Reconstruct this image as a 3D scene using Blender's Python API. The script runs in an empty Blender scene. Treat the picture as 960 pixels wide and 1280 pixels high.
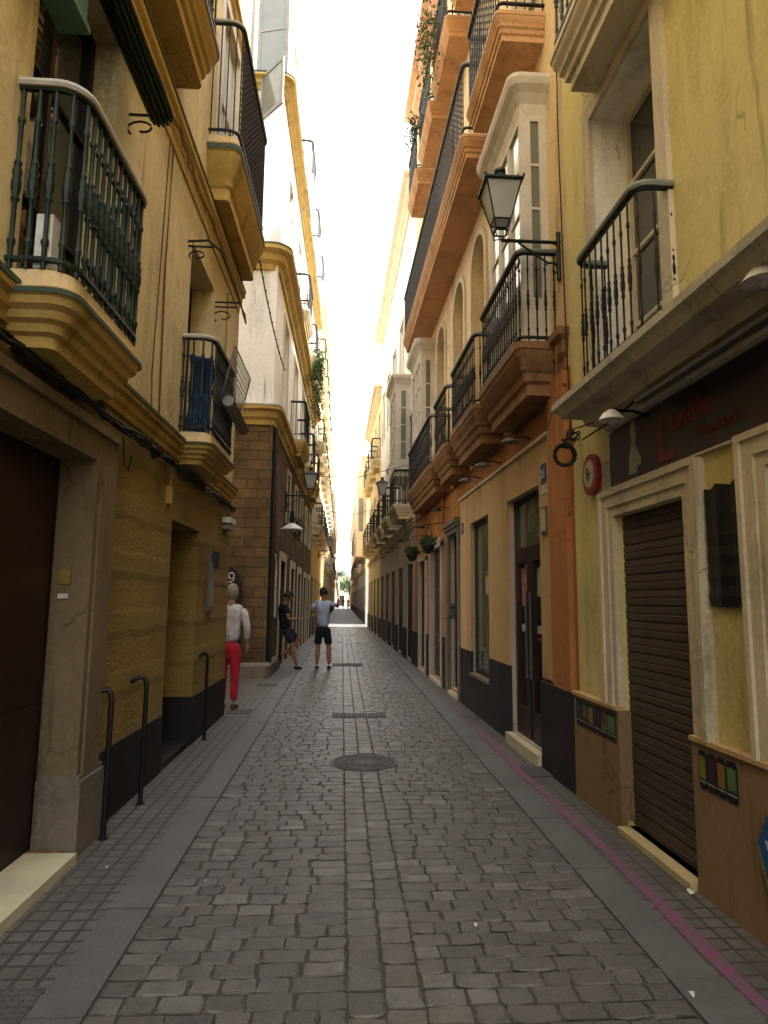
import bpy, bmesh, math, random
from mathutils import Vector, Matrix, Euler
import numpy as np
random.seed(7); rng = np.random.default_rng(7)
S = bpy.context.scene
C = S.collection
R = math.radians
PI = math.pi
# ------------------------------------------------------------------ camera
cd = bpy.data.cameras.new('camera'); cam = bpy.data.objects.new('camera', cd); C.objects.link(cam)
S.camera = cam
cd.sensor_fit = 'VERTICAL'; cd.sensor_height = 36; cd.sensor_width = 27; cd.lens = 822 / 1280 * 36
cd.clip_start = .05; cd.clip_end = 2000
yaw, pitch, roll = .062, .133, .010
fwd = Vector((math.sin(yaw) * math.cos(pitch), math.cos(yaw) * math.cos(pitch), math.sin(pitch)))
rt = Vector((math.cos(yaw), -math.sin(yaw), 0)); up = rt.cross(fwd)
r2 = rt * math.cos(roll) + up * math.sin(roll); u2 = up * math.cos(roll) - rt * math.sin(roll)
m = Matrix((r2, u2, -fwd)).transposed().to_4x4(); m.translation = Vector((0, 0, 1.55))
cam.matrix_world = m
# ------------------------------------------------------------------ sky, sun, exposure
SUN_EL, SUN_AZ = 58, 102      # azimuth clockwise from +Y (the street): sun stands to the right, a little behind
w = bpy.data.worlds.new('World'); S.world = w; w.use_nodes = True
nt = w.node_tree; bg = nt.nodes['Background']
sky = nt.nodes.new('ShaderNodeTexSky'); sky.sky_type = 'NISHITA'; sky.sun_disc = False
sky.sun_elevation = R(SUN_EL); sky.sun_rotation = R(SUN_AZ); sky.air_density = 1.0; sky.dust_density = 3.0; sky.ozone_density = .6
hs = nt.nodes.new('ShaderNodeHueSaturation'); hs.inputs['Saturation'].default_value = .10; hs.inputs['Value'].default_value = 1.0
nt.links.new(sky.outputs[0], hs.inputs['Color']); nt.links.new(hs.outputs[0], bg.inputs[0]); bg.inputs[1].default_value = .15
sl = bpy.data.lights.new('sun', 'SUN'); sun = bpy.data.objects.new('sun', sl); C.objects.link(sun)
sl.energy = 3.2; sl.angle = R(1.0); sl.color = (1, .95, .87)
sd = Vector((math.sin(R(SUN_AZ)) * math.cos(R(SUN_EL)), math.cos(R(SUN_AZ)) * math.cos(R(SUN_EL)), math.sin(R(SUN_EL))))
sun.rotation_euler = sd.to_track_quat('Z', 'Y').to_euler(); sun.location = (30, -10, 60)
S.view_settings.view_transform = 'Standard'; S.view_settings.look = 'None'; S.view_settings.gamma = 1
S.view_settings.exposure = 2.6
S.render.engine = 'CYCLES'
S.cycles.use_denoising = True
S.cycles.max_bounces = 10; S.cycles.diffuse_bounces = 7; S.cycles.glossy_bounces = 3; S.cycles.transmission_bounces = 3
S.cycles.sample_clamp_indirect = 6

# ------------------------------------------------------------------ materials
M = {}
def nodes(name):
    mt = bpy.data.materials.new(name); mt.use_nodes = True; M[name] = mt
    n = mt.node_tree.nodes; l = mt.node_tree.links
    return mt, n, l, n['Principled BSDF']
def N(n, t, **k):
    o = n.new(t)
    for a, v in k.items():
        if a in o.inputs.keys(): o.inputs[a].default_value = v
        else: setattr(o, a, v)
    return o
def mixc(n, l, fac, a, b, mode='MIX'):
    x = n.new('ShaderNodeMix'); x.data_type = 'RGBA'; x.blend_type = mode
    for s, v in ((x.inputs[0], fac), (x.inputs[6], a), (x.inputs[7], b)):
        if hasattr(v, 'is_linked'): l.new(v, s)
        elif isinstance(v, (int, float)): s.default_value = v
        else: s.default_value = (*v[:3], 1)
    return x.outputs[2]
def ramp(n, l, src, p0, p1, c0=(0, 0, 0), c1=(1, 1, 1)):
    r = n.new('ShaderNodeValToRGB'); l.new(src, r.inputs[0])
    r.color_ramp.elements[0].position = p0; r.color_ramp.elements[1].position = p1
    r.color_ramp.elements[0].color = (*c0, 1); r.color_ramp.elements[1].color = (*c1, 1)
    return r.outputs[0]
def pos(n): return n.new('ShaderNodeNewGeometry').outputs['Position']
def noise(n, l, vec, scale, detail=5, rough=.6, stretch=None):
    if stretch:
        mp = n.new('ShaderNodeMapping'); mp.inputs['Scale'].default_value = stretch; l.new(vec, mp.inputs[0]); vec = mp.outputs[0]
    t = N(n, 'ShaderNodeTexNoise', Scale=scale, Detail=detail, Roughness=rough); l.new(vec, t.inputs['Vector'])
    return t.outputs[0]
def bump(n, l, b, h, strength=.4, dist=.01):
    k = N(n, 'ShaderNodeBump', Strength=strength, Distance=dist); l.new(h, k.inputs['Height'])
    l.new(k.outputs[0], b.inputs['Normal']); return k
def plaster(name, col, dark=.62, rough=.9, bs=.35, stain=.55, peel=None, scale=1.0, peel_at=(.66, .70)):
    mt, n, l, b = nodes(name); p = pos(n)
    big = noise(n, l, p, 1.1 * scale, 6, .65); fine = noise(n, l, p, 26, 6, .7)
    streak = noise(n, l, p, 3.0, 5, .6, (1, 1, .16))
    c = mixc(n, l, ramp(n, l, big, .35, .72), col, [x * dark for x in col])
    c = mixc(n, l, ramp(n, l, streak, .52, .75), c, [col[0] * stain * .8, col[1] * stain * .78, col[2] * stain * .75])
    c = mixc(n, l, ramp(n, l, fine, .45, .8), c, [min(1, x * 1.15) for x in col])
    drip = noise(n, l, p, 9, 5, .65, (1, 1, .09)); dz = noise(n, l, p, .9, 3, .5)
    dm = N(n, 'ShaderNodeMath', operation='MULTIPLY'); l.new(ramp(n, l, drip, .57, .70), dm.inputs[0]); l.new(ramp(n, l, dz, .46, .62), dm.inputs[1])
    c = mixc(n, l, dm.outputs[0], c, [col[0] * .48, col[1] * .45, col[2] * .42])
    if peel:
        pn = noise(n, l, p, 3.3, 9, .72)
        c = mixc(n, l, ramp(n, l, pn, *peel_at), c, peel)
    wv = N(n, 'ShaderNodeTexNoise', Scale=2.4, Detail=4.0); l.new(p, wv.inputs['Vector'])
    vm = N(n, 'ShaderNodeVectorMath', operation='MULTIPLY_ADD'); l.new(wv.outputs['Color'], vm.inputs[0]); vm.inputs[1].default_value = (.5, .5, .5); l.new(p, vm.inputs[2])
    vo = n.new('ShaderNodeTexVoronoi'); vo.feature = 'DISTANCE_TO_EDGE'; vo.inputs['Scale'].default_value = .85; l.new(vm.outputs[0], vo.inputs['Vector'])
    cm = N(n, 'ShaderNodeMath', operation='MULTIPLY'); l.new(ramp(n, l, vo.outputs['Distance'], .0, .007, (1, 1, 1), (0, 0, 0)), cm.inputs[0]); l.new(ramp(n, l, noise(n, l, p, 1.7, 3, .5), .54, .60), cm.inputs[1])
    c = mixc(n, l, cm.outputs[0], c, [x * .42 for x in col])
    spk = ramp(n, l, noise(n, l, p, 42, 3, .8), .70, .76); c = mixc(n, l, spk, c, [x * .6 for x in col])
    l.new(c, b.inputs['Base Color']); b.inputs['Roughness'].default_value = rough
    b.inputs['Specular IOR Level'].default_value = .25
    add = N(n, 'ShaderNodeMath', operation='ADD'); l.new(fine, add.inputs[0])
    med = noise(n, l, p, 7, 4, .6); l.new(med, add.inputs[1])
    bump(n, l, b, add.outputs[0], bs, .012)
    return mt
def simple(name, col, rough=.6, metal=0, var=.25, sc=14, bs=.15, spec=.4, coat=0, dist=.004):
    mt, n, l, b = nodes(name); p = pos(n)
    q = noise(n, l, p, sc, 5, .65)
    c = mixc(n, l, ramp(n, l, q, .3, .75), col, [x * (1 - var * 1.6) for x in col])
    l.new(c, b.inputs['Base Color']); b.inputs['Roughness'].default_value = rough; b.inputs['Metallic'].default_value = metal
    b.inputs['Specular IOR Level'].default_value = spec
    if bs: bump(n, l, b, q, bs, dist)
    return mt
def glass(name, col, rough=.06, spec=.9):
    mt, n, l, b = nodes(name); p = pos(n)
    q = noise(n, l, p, 2.5, 3, .5)
    c = mixc(n, l, q, col, [x * .5 for x in col]); l.new(c, b.inputs['Base Color'])
    b.inputs['Roughness'].default_value = rough; b.inputs['Specular IOR Level'].default_value = spec
    bump(n, l, b, noise(n, l, p, 3, 2, .5), .08, .02)
    return mt
# plasters
plaster('cream_left', (.68, .55, .285), peel=(.44, .34, .17), peel_at=(.70, .74))
plaster('ochre_trim', (.50, .34, .105), dark=.75, stain=.4)
plaster('white_plaster', (.82, .79, .73), dark=.86, stain=.62)
plaster('peach_upper', (.74, .56, .32), dark=.8, peel=(.55, .42, .28), peel_at=(.69, .73))
plaster('yellow_green', (.64, .56, .255), dark=.84, stain=.74, bs=.25, peel=(.60, .54, .34), peel_at=(.715, .75))
plaster('terracotta', (.58, .33, .17), dark=.75, stain=.5, peel=(.42, .22, .12), peel_at=(.68, .73))
plaster('orange_ground', (.44, .19, .068), dark=.78, stain=.5, peel=(.62, .40, .2), peel_at=(.735, .76))
plaster('shaded_slab', (.27, .145, .07), dark=.7, stain=.45)  # dark orange-brown with the shade under the slabs put into the colour
plaster('beige_panel', (.50, .34, .17), dark=.88, stain=.75, bs=.12)
plaster('tan_base', (.245, .16, .085), dark=.85, stain=.7, bs=.1)
plaster('pale_trim', (.62, .55, .42), dark=.8, stain=.5, bs=.2, peel=(.3, .27, .2), peel_at=(.70, .76))
plaster('slab_white', (.50, .45, .35), dark=.8, stain=.5, bs=.5, peel=(.22, .19, .13), peel_at=(.66, .74))
plaster('dark_plinth', (.018, .015, .018), dark=.7, rough=.7, stain=.7, peel=(.10, .09, .08), peel_at=(.70, .76))
plaster('plinth_blue', (.028, .025, .032), dark=.7, rough=.6, stain=.7)
plaster('grey_stone', (.19, .16, .125), dark=.6, stain=.4, peel=(.12, .10, .08), peel_at=(.6, .7))
plaster('jamb_stone', (.20, .145, .085), dark=.6, stain=.4, peel=(.09, .07, .05), peel_at=(.66, .74))
plaster('ochre_far', (.62, .44, .16), dark=.8); plaster('yellow_far', (.80, .68, .40), dark=.9)  # far yellows paled, the overexposed glare is put into their colour
plaster('greyblue_far', (.46, .47, .46), dark=.85); plaster('beige_far', (.66, .55, .38), dark=.85)
plaster('taupe_far', (.46, .40, .33), dark=.8); plaster('rose_far', (.60, .42, .30), dark=.85)
def rough_yellow():
    mt, n, l, b = nodes('rough_render'); p = pos(n)
    sp = n.new('ShaderNodeSeparateXYZ'); l.new(p, sp.inputs[0])
    # courses of rough, picked-out stucco with smoother bands between them
    warp = noise(n, l, p, 2.2, 3, .5)
    a = N(n, 'ShaderNodeMath', operation='MULTIPLY_ADD'); l.new(warp, a.inputs[0]); a.inputs[1].default_value = .10; l.new(sp.outputs[2], a.inputs[2])
    wv = N(n, 'ShaderNodeMath', operation='MULTIPLY'); l.new(a.outputs[0], wv.inputs[0]); wv.inputs[1].default_value = 14.5
    sn = N(n, 'ShaderNodeMath', operation='SINE'); l.new(wv.outputs[0], sn.inputs[0])
    mask = ramp(n, l, sn.outputs[0], -.5, .8)
    rough = noise(n, l, p, 21, 10, .85, (1, 1, 1.5)); big = noise(n, l, p, 1.5, 4, .6)
    mul = N(n, 'ShaderNodeMath', operation='MULTIPLY'); l.new(mask, mul.inputs[0]); l.new(rough, mul.inputs[1])
    c = mixc(n, l, ramp(n, l, big, .3, .75), (.29, .20, .06), (.185, .12, .038))
    c = mixc(n, l, ramp(n, l, mul.outputs[0], .42, .62), c, (.39, .285, .105))
    c = mixc(n, l, ramp(n, l, noise(n, l, p, 5, 7, .7), .64, .72), c, (.16, .11, .045))
    l.new(c, b.inputs['Base Color']); b.inputs['Roughness'].default_value = .92; b.inputs['Specular IOR Level'].default_value = .2
    ad = N(n, 'ShaderNodeMath', operation='MULTIPLY_ADD'); l.new(mul.outputs[0], ad.inputs[0]); ad.inputs[1].default_value = 1.5
    l.new(noise(n, l, p, 30, 4, .6), ad.inputs[2]); bump(n, l, b, ad.outputs[0], .8, .03)
rough_yellow()
def ashlar(name, c1, c2, mortar, bw=.62, bh=.30, bs=.8):
    mt, n, l, b = nodes(name); p = pos(n)
    sp = n.new('ShaderNodeSeparateXYZ'); l.new(p, sp.inputs[0])
    ad = N(n, 'ShaderNodeMath', operation='ADD'); l.new(sp.outputs[0], ad.inputs[0]); l.new(sp.outputs[1], ad.inputs[1])
    cb = n.new('ShaderNodeCombineXYZ'); l.new(ad.outputs[0], cb.inputs[0]); l.new(sp.outputs[2], cb.inputs[1])
    wn = N(n, 'ShaderNodeTexNoise', Scale=3.0, Detail=3.0); l.new(cb.outputs[0], wn.inputs['Vector'])
    vm = N(n, 'ShaderNodeVectorMath', operation='MULTIPLY_ADD'); l.new(wn.outputs['Color'], vm.inputs[0]); vm.inputs[1].default_value = (.05, .05, 0); l.new(cb.outputs[0], vm.inputs[2])
    br = N(n, 'ShaderNodeTexBrick', Scale=1.0); l.new(vm.outputs[0], br.inputs['Vector'])
    br.inputs['Brick Width'].default_value = bw; br.inputs['Row Height'].default_value = bh; br.inputs['Mortar Size'].default_value = .012
    br.inputs['Mortar Smooth'].default_value = .6; br.inputs['Bias'].default_value = -.1
    br.inputs['Color1'].default_value = (*c1, 1); br.inputs['Color2'].default_value = (*c2, 1); br.inputs['Mortar'].default_value = (*mortar, 1)
    big = noise(n, l, p, 1.3, 6, .7); fine = noise(n, l, p, 18, 8, .75)
    c = mixc(n, l, ramp(n, l, big, .35, .7), br.outputs[0], [x * .45 for x in c2])
    c = mixc(n, l, ramp(n, l, fine, .5, .75), c, [x * .5 for x in c1])
    l.new(c, b.inputs['Base Color']); b.inputs['Roughness'].default_value = .92; b.inputs['Specular IOR Level'].default_value = .2
    inv = N(n, 'ShaderNodeMath', operation='MULTIPLY_ADD'); l.new(br.outputs['Fac'], inv.inputs[0]); inv.inputs[1].default_value = -1.2; l.new(fine, inv.inputs[2])
    bump(n, l, b, inv.outputs[0], bs, .025)
ashlar('stone_ashlar', (.225, .135, .062), (.15, .097, .048), (.12, .08, .042), .44, .20, 1.0)
# metals, wood, glass
def magenta():
    mt, n, l, b = nodes('magenta_paint'); p = pos(n)
    c = mixc(n, l, ramp(n, l, noise(n, l, p, 14, 8, .75), .38, .62), (.19, .04, .125), (.10, .085, .088)); l.new(c, b.inputs['Base Color']); b.inputs['Roughness'].default_value = .7
    bump(n, l, b, noise(n, l, p, 40, 3, .6), .3, .004)
simple('green_iron', (.014, .028, .018), .5, .3, .3, 20); simple('black_iron', (.016, .015, .016), .45, .4, .3, 30)
simple('dark_iron', (.05, .05, .055), .5, .5); simple('handrail_pale', (.50, .46, .40), .6, 0, .25, 9)
simple('handrail_grey', (.22, .24, .21), .6, 0, .25, 9); simple('edge_green', (.05, .085, .06), .7)
simple('dark_wood', (.028, .010, .008), .5, 0, .35, 8); simple('door_maroon', (.035, .014, .012), .45, 0, .3, 6)
simple('green_paint', (.085, .19, .13), .6, 0, .2, 6); simple('white_wood', (.66, .60, .50), .65, 0, .18, 7)
simple('lattice_grey', (.30, .28, .25), .8); simple('cable', (.02, .018, .016), .7, 0, .3, 40); simple('rust_cable', (.17, .075, .04), .85, 0, .4, 30)
simple('conduit', (.30, .22, .13), .8); simple('blanket_blue', (.012, .05, .105), .95, 0, .5, 8, .6)
simple('shutter_metal', (.10, .078, .07), .55, .3, .2, 5, .1); simple('sign_brown', (.050, .034, .036), .6, 0, .2, 4)
simple('sign_red', (.19, .02, .026), .6, 0, .35, 30); simple('sign_maroon', (.10, .018, .025), .7); simple('doll_cream', (.40, .36, .27), .8, 0, .3, 30)
simple('black_plastic', (.012, .011, .012), .55); simple('black_sheet', (.010, .010, .012), .45, 0, .3, 4, .4)
simple('white_enamel', (.75, .74, .70), .4); simple('marble', (.62, .57, .40), .4, 0, .15, 5, .05); simple('marble_yellow', (.55, .45, .24), .45, 0, .15, 6, .05)
simple('red_enamel', (.30, .022, .035), .4); simple('cream_enamel', (.55, .54, .40), .5); simple('pink_enamel', (.55, .22, .24), .5)
simple('tile_blue', (.045, .07, .22), .3); simple('tile_white', (.62, .62, .60), .3); simple('blue_sign', (.015, .10, .30), .4)
simple('brass', (.45, .30, .09), .4, .8); simple('steel', (.35, .35, .36), .35, .9, .2); simple('grey_metal', (.16, .15, .15), .5, .4)
magenta(); simple('paper', (.75, .75, .73), .8); simple('cast_iron', (.105, .097, .09), .65, 0, .35, 25, .6)
simple('skin', (.40, .21, .13), .55, 0, .1, 6, 0); simple('skin_tan', (.33, .155, .085), .55, 0, .1, 6, 0)
simple('hair_dark', (.012, .009, .008), .6, 0, .3, 60, .5); simple('hair_white', (.40, .36, .29), .8, 0, .5, 45, .9, dist=.02)
simple('shirt_white', (.72, .66, .66), .85, 0, .3, 9, .9, dist=.035); simple('shirt_blue', (.50, .55, .74), .85, 0, .3, 9, .9, dist=.035); simple('shirt_black', (.012, .012, .016), .9, 0, .3, 9, .9, dist=.035)
simple('trousers_red', (.52, .018, .035), .85, 0, .3, 9, .9, dist=.035); simple('shorts_navy', (.02, .03, .06), .9, 0, .3, 9, .9, dist=.035); simple('shorts_black', (.010, .010, .014), .9)
simple('shoe_black', (.010, .010, .010), .6); simple('shoe_brown', (.10, .045, .025), .6); simple('shirt_far_red', (.45, .06, .05), .9)
simple('leaf', (.045, .10, .025), .7, 0, .5, 9, 0); simple('leaf_light', (.10, .17, .035), .7, 0, .4, 9, 0); simple('flower_pink', (.55, .25, .22), .8, 0, .3, 9, 0)
simple('palm_leaf', (.09, .13, .05), .7, 0, .4, 3, 0); simple('bark', (.16, .12, .08), .9); simple('curtain_grey', (.42, .42, .38), .9)
simple('lime_print', (.14, .24, .05), .5); simple('yellow_print', (.22, .18, .02), .5); simple('purple_print', (.05, .012, .04), .5); simple('navy_print', (.025, .03, .07), .5); simple('orange_print', (.3, .12, .03), .5); simple('teal_print', (.07, .14, .11), .5)
glass('pane_dark', (.03, .035, .035)); glass('pane_shop', (.11, .14, .095), .04); glass('pane_bright', (.62, .64, .62), .08); glass('pane_grey', (.22, .23, .19), .12)  # lightened shop panes and pale bay panes carry wall and sky reflections as colour
glass('lamp_glass', (.82, .80, .72), .5, .4); M['lamp_glass'].node_tree.nodes['Principled BSDF'].inputs['Transmission Weight'].default_value = .45; glass('blind_glass', (.42, .45, .42), .3)
def tiles():
    mt, n, l, b = nodes('paving_tiles'); p = pos(n)
    br = N(n, 'ShaderNodeTexBrick', Scale=1.0, offset=0.0); l.new(p, br.inputs['Vector'])
    br.inputs['Brick Width'].default_value = .1; br.inputs['Row Height'].default_value = .1; br.inputs['Mortar Size'].default_value = .011; br.inputs['Mortar Smooth'].default_value = .5
    br.inputs['Color1'].default_value = (.14, .13, .123, 1); br.inputs['Color2'].default_value = (.105, .098, .094, 1); br.inputs['Mortar'].default_value = (.040, .036, .033, 1)
    q = noise(n, l, p, 1.6, 7, .7); s = noise(n, l, p, 24, 5, .7)
    c = mixc(n, l, ramp(n, l, q, .38, .68), br.outputs[0], (.07, .063, .058))
    c = mixc(n, l, ramp(n, l, s, .62, .8), c, (.17, .155, .14))
    c = mixc(n, l, ramp(n, l, noise(n, l, p, 4.5, 9, .8), .60, .68), c, (.045, .04, .037))
    l.new(c, b.inputs['Base Color']); b.inputs['Roughness'].default_value = .5
    k = N(n, 'ShaderNodeMath', operation='MULTIPLY_ADD'); l.new(br.outputs['Fac'], k.inputs[0]); k.inputs[1].default_value = -1.0; l.new(s, k.inputs[2])
    bump(n, l, b, k.outputs[0], .7, .008)
tiles()
def granite():
    mt, n, l, b = nodes('granite_kerb'); p = pos(n)
    q = noise(n, l, p, 2.2, 6, .7); s = noise(n, l, p, 60, 3, .7)
    c = mixc(n, l, ramp(n, l, q, .35, .7), (.115, .112, .11), (.075, .072, .07)); c = mixc(n, l, ramp(n, l, s, .55, .8), c, (.17, .165, .16))
    l.new(c, b.inputs['Base Color']); b.inputs['Roughness'].default_value = .6; bump(n, l, b, s, .25, .003)
granite()
def setts():
    mt, n, l, b = nodes('granite_setts'); g = n.new('ShaderNodeNewGeometry'); p = g.outputs['Position']
    r = n.new('ShaderNodeValToRGB'); l.new(g.outputs['Random Per Island'], r.inputs[0]); e = r.color_ramp.elements
    e[0].position = 0; e[0].color = (.06, .05, .045, 1); e[1].position = 1; e[1].color = (.115, .10, .085, 1)
    for ps, cl in ((.3, (.085, .072, .064)), (.5, (.105, .083, .064)), (.65, (.075, .058, .053)), (.8, (.095, .09, .088)), (.95, (.16, .145, .125))):
        x = e.new(ps); x.color = (*cl, 1)
    q = noise(n, l, p, 9, 8, .75); s = noise(n, l, p, 1.2, 5, .6); f = noise(n, l, p, 70, 3, .7)
    c = mixc(n, l, ramp(n, l, q, .4, .75), r.outputs[0], (.055, .048, .042)); c = mixc(n, l, ramp(n, l, s, .45, .7), c, (.07, .062, .054))
    c = mixc(n, l, ramp(n, l, f, .56, .8), c, (.2, .18, .16))
    c = mixc(n, l, ramp(n, l, noise(n, l, p, 28, 6, .8), .62, .74), c, (.035, .03, .027))
    hh = n.new('ShaderNodeHueSaturation'); hh.inputs['Saturation'].default_value = .62; hh.inputs['Value'].default_value = 1.22; l.new(c, hh.inputs['Color']); c = hh.outputs[0]
    l.new(c, b.inputs['Base Color']); l.new(ramp(n, l, q, .3, .8, (.27,) * 3, (.55,) * 3), b.inputs['Roughness'])
    b.inputs['Specular IOR Level'].default_value = .5
    bump(n, l, b, q, .8, .014)
    simple('joint_fill', (.075, .066, .058), .9, 0, .35, 14, .8)
    simple('joint_dirt', (.05, .042, .034), .9, 0, .4, 30, .5)
setts()

# ------------------------------------------------------------------ mesh helpers
WL = {}
def XL(Y): return -1.70 + .015 * min(Y, 30)
def XR(Y): return 2.06 - .0165 * min(Y, 34)
def FP(side, Y, z, d):
    return (XL(Y) + d, Y, z) if side == 'L' else (XR(Y) - d, Y, z)
class MB:
    def __init__(s, side=None): s.v = []; s.f = []; s.side = side
    def P(s, Y, z, d): s.v.append(FP(s.side, Y, z, d)); return len(s.v) - 1
    def W(s, x, y, z): s.v.append((x, y, z)); return len(s.v) - 1
    def quad(s, *ids): s.f.append(tuple(ids))
    def box(s, Y0, Y1, z0, z1, d0, d1):
        i = [s.P(Y, z, d) for Y in (Y0, Y1) for z in (z0, z1) for d in (d0, d1)]
        for q in ((0, 1, 3, 2), (4, 6, 7, 5), (0, 4, 5, 1), (2, 3, 7, 6), (0, 2, 6, 4), (1, 5, 7, 3)): s.f.append(tuple(i[k] for k in q))
        return s
    def wbox(s, x0, x1, y0, y1, z0, z1):
        i = [s.W(x, y, z) for x in (x0, x1) for y in (y0, y1) for z in (z0, z1)]
        for q in ((0, 1, 3, 2), (4, 6, 7, 5), (0, 4, 5, 1), (2, 3, 7, 6), (0, 2, 6, 4), (1, 5, 7, 3)): s.f.append(tuple(i[k] for k in q))
        return s
    def prism(s, poly, d0, d1):           # poly of (Y,z) extruded across d
        a = [s.P(y, z, d0) for y, z in poly]; b = [s.P(y, z, d1) for y, z in poly]; k = len(poly)
        s.f.append(tuple(a[::-1])); s.f.append(tuple(b))
        for i in range(k): s.f.append((a[i], a[(i + 1) % k], b[(i + 1) % k], b[i]))
        return s
    def sweep(s, pts, prof, upv=(0, 0, 1), cap=True, closed=False):
        pts = [Vector(p) for p in pts]; k = len(prof); rings = []; n_ = len(pts)
        for i, p in enumerate(pts):
            a = pts[(i - 1) % n_] if closed or i else p; c = pts[(i + 1) % n_] if closed or i < n_ - 1 else p
            t = (c - a).normalized(); sd_ = t.cross(Vector(upv))
            if sd_.length < 1e-4: sd_ = t.cross(Vector((1, 0, .01)))
            sd_.normalize(); uu = sd_.cross(t)
            rings.append([s.W(*(p + sd_ * x + uu * y)) for x, y in prof])
        for i in range(len(rings) - (0 if closed else 1)):
            A, B = rings[i], rings[(i + 1) % n_]
            for j in range(k): s.f.append((A[j], A[(j + 1) % k], B[(j + 1) % k], B[j]))
        if cap and not closed: s.f.append(tuple(rings[0][::-1])); s.f.append(tuple(rings[-1]))
        return s
    def tube(s, pts, r, seg=6, closed=False):
        return s.sweep(pts, [(r * math.cos(2 * PI * i / seg), r * math.sin(2 * PI * i / seg)) for i in range(seg)], closed=closed)
    def lathe(s, x, y, z, prof, seg=8, ax='z'):   # prof list of (r,h)
        rings = []
        for r, h in prof:
            g = []
            for i in range(seg):
                a = 2 * PI * i / seg; u_, v_ = r * math.cos(a), r * math.sin(a)
                g.append(s.W(x + u_, y + v_, z + h) if ax == 'z' else (s.W(x + h, y + u_, z + v_) if ax == 'x' else s.W(x + u_, y + h, z + v_)))
            rings.append(g)
        for A, B in zip(rings, rings[1:]):
            for j in range(seg): s.f.append((A[j], A[(j + 1) % seg], B[(j + 1) % seg], B[j]))
        s.f.append(tuple(rings[0][::-1])); s.f.append(tuple(rings[-1])); return s
    def ring_slab(s, path_fn, prof):
        # path_fn(inset) -> list of (Y,d); prof list of (z, inset) bottom to top
        rings = [[s.P(Y, z, d) for Y, d in path_fn(i)] for z, i in prof]
        for A, B in zip(rings, rings[1:]):
            for j in range(len(A) - 1): s.f.append((A[j], A[j + 1], B[j + 1], B[j]))
            s.f.append((A[-1], A[0], B[0], B[-1]))
        s.f.append(tuple(rings[0][::-1])); s.f.append(tuple(rings[-1])); return s
    def build(s, name, mat, parent=None, loc=(0, 0, 0), smooth=False, raw=False):
        o_ = WL[parent.name] if parent else Vector(loc)
        me = bpy.data.meshes.new(name)
        me.from_pydata([(a - o_[0], b - o_[1], c - o_[2]) for a, b, c in s.v], [], s.f)
        if not raw:
            bm = bmesh.new(); bm.from_mesh(me); bmesh.ops.recalc_face_normals(bm, faces=bm.faces); bm.to_mesh(me); bm.free()
        if smooth:
            me.polygons.foreach_set('use_smooth', [True] * len(me.polygons)); me.set_sharp_from_angle(angle=R(38))
        me.materials.append(M[mat]); me.update()
        o = bpy.data.objects.new(name, me); C.objects.link(o)
        if parent: o.parent = parent
        else: o.location = o_
        WL[o.name] = o_.copy(); return o
def tag(o, label=None, cat=None, group=None, kind=None):
    if label: o['label'] = label
    if cat: o['category'] = cat
    if group: o['group'] = group
    if kind: o['kind'] = kind
    return o
def thing(name, loc, label, cat, group=None):
    o = bpy.data.objects.new(name, None); C.objects.link(o); o.location = loc; WL[o.name] = Vector(loc); o.empty_display_size = .1
    return tag(o, label, cat, group)
def inst(src, parent, wloc, name=None, rot=None):
    o = src.copy(); C.objects.link(o); o.parent = parent; o.location = Vector(wloc) - WL[parent.name]
    if rot: o.rotation_euler = rot
    return o
def ringpath(Y0, Y1, d, r, ds=0.0, n=5):
    def f(i):
        a, b, dd, rr = Y0 + i, Y1 - i, d - i, max(r - i * .5, .01)
        p = [(a, ds)]
        for k in range(n + 1):
            t = PI / 2 * k / n; p.append((a + rr - rr * math.cos(t), dd - rr + rr * math.sin(t)))
        for k in range(n + 1):
            t = PI / 2 * k / n; p.append((b - rr + rr * math.sin(t), dd - rr + rr * math.cos(t)))
        p.append((b, ds)); return p
    return f
def textmesh(mb, s, size, Y0, z0, d, side, ext=.003):
    cu = bpy.data.curves.new('t', 'FONT'); cu.body = s; cu.size = size; cu.extrude = ext; cu.resolution_u = 3; cu.offset = size * .018
    o = bpy.data.objects.new('t', cu); C.objects.link(o); dg = bpy.context.evaluated_depsgraph_get()
    me = bpy.data.meshes.new_from_object(o.evaluated_get(dg)); b0 = len(mb.v); sg = -1 if side == 'R' else 1
    for v in me.vertices: mb.P(Y0 + sg * v.co.x, z0 + v.co.y, d + v.co.z)
    for p in me.polygons: mb.f.append(tuple(b0 + i for i in p.vertices))
    bpy.data.objects.remove(o); bpy.data.curves.remove(cu); bpy.data.meshes.remove(me)

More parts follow.
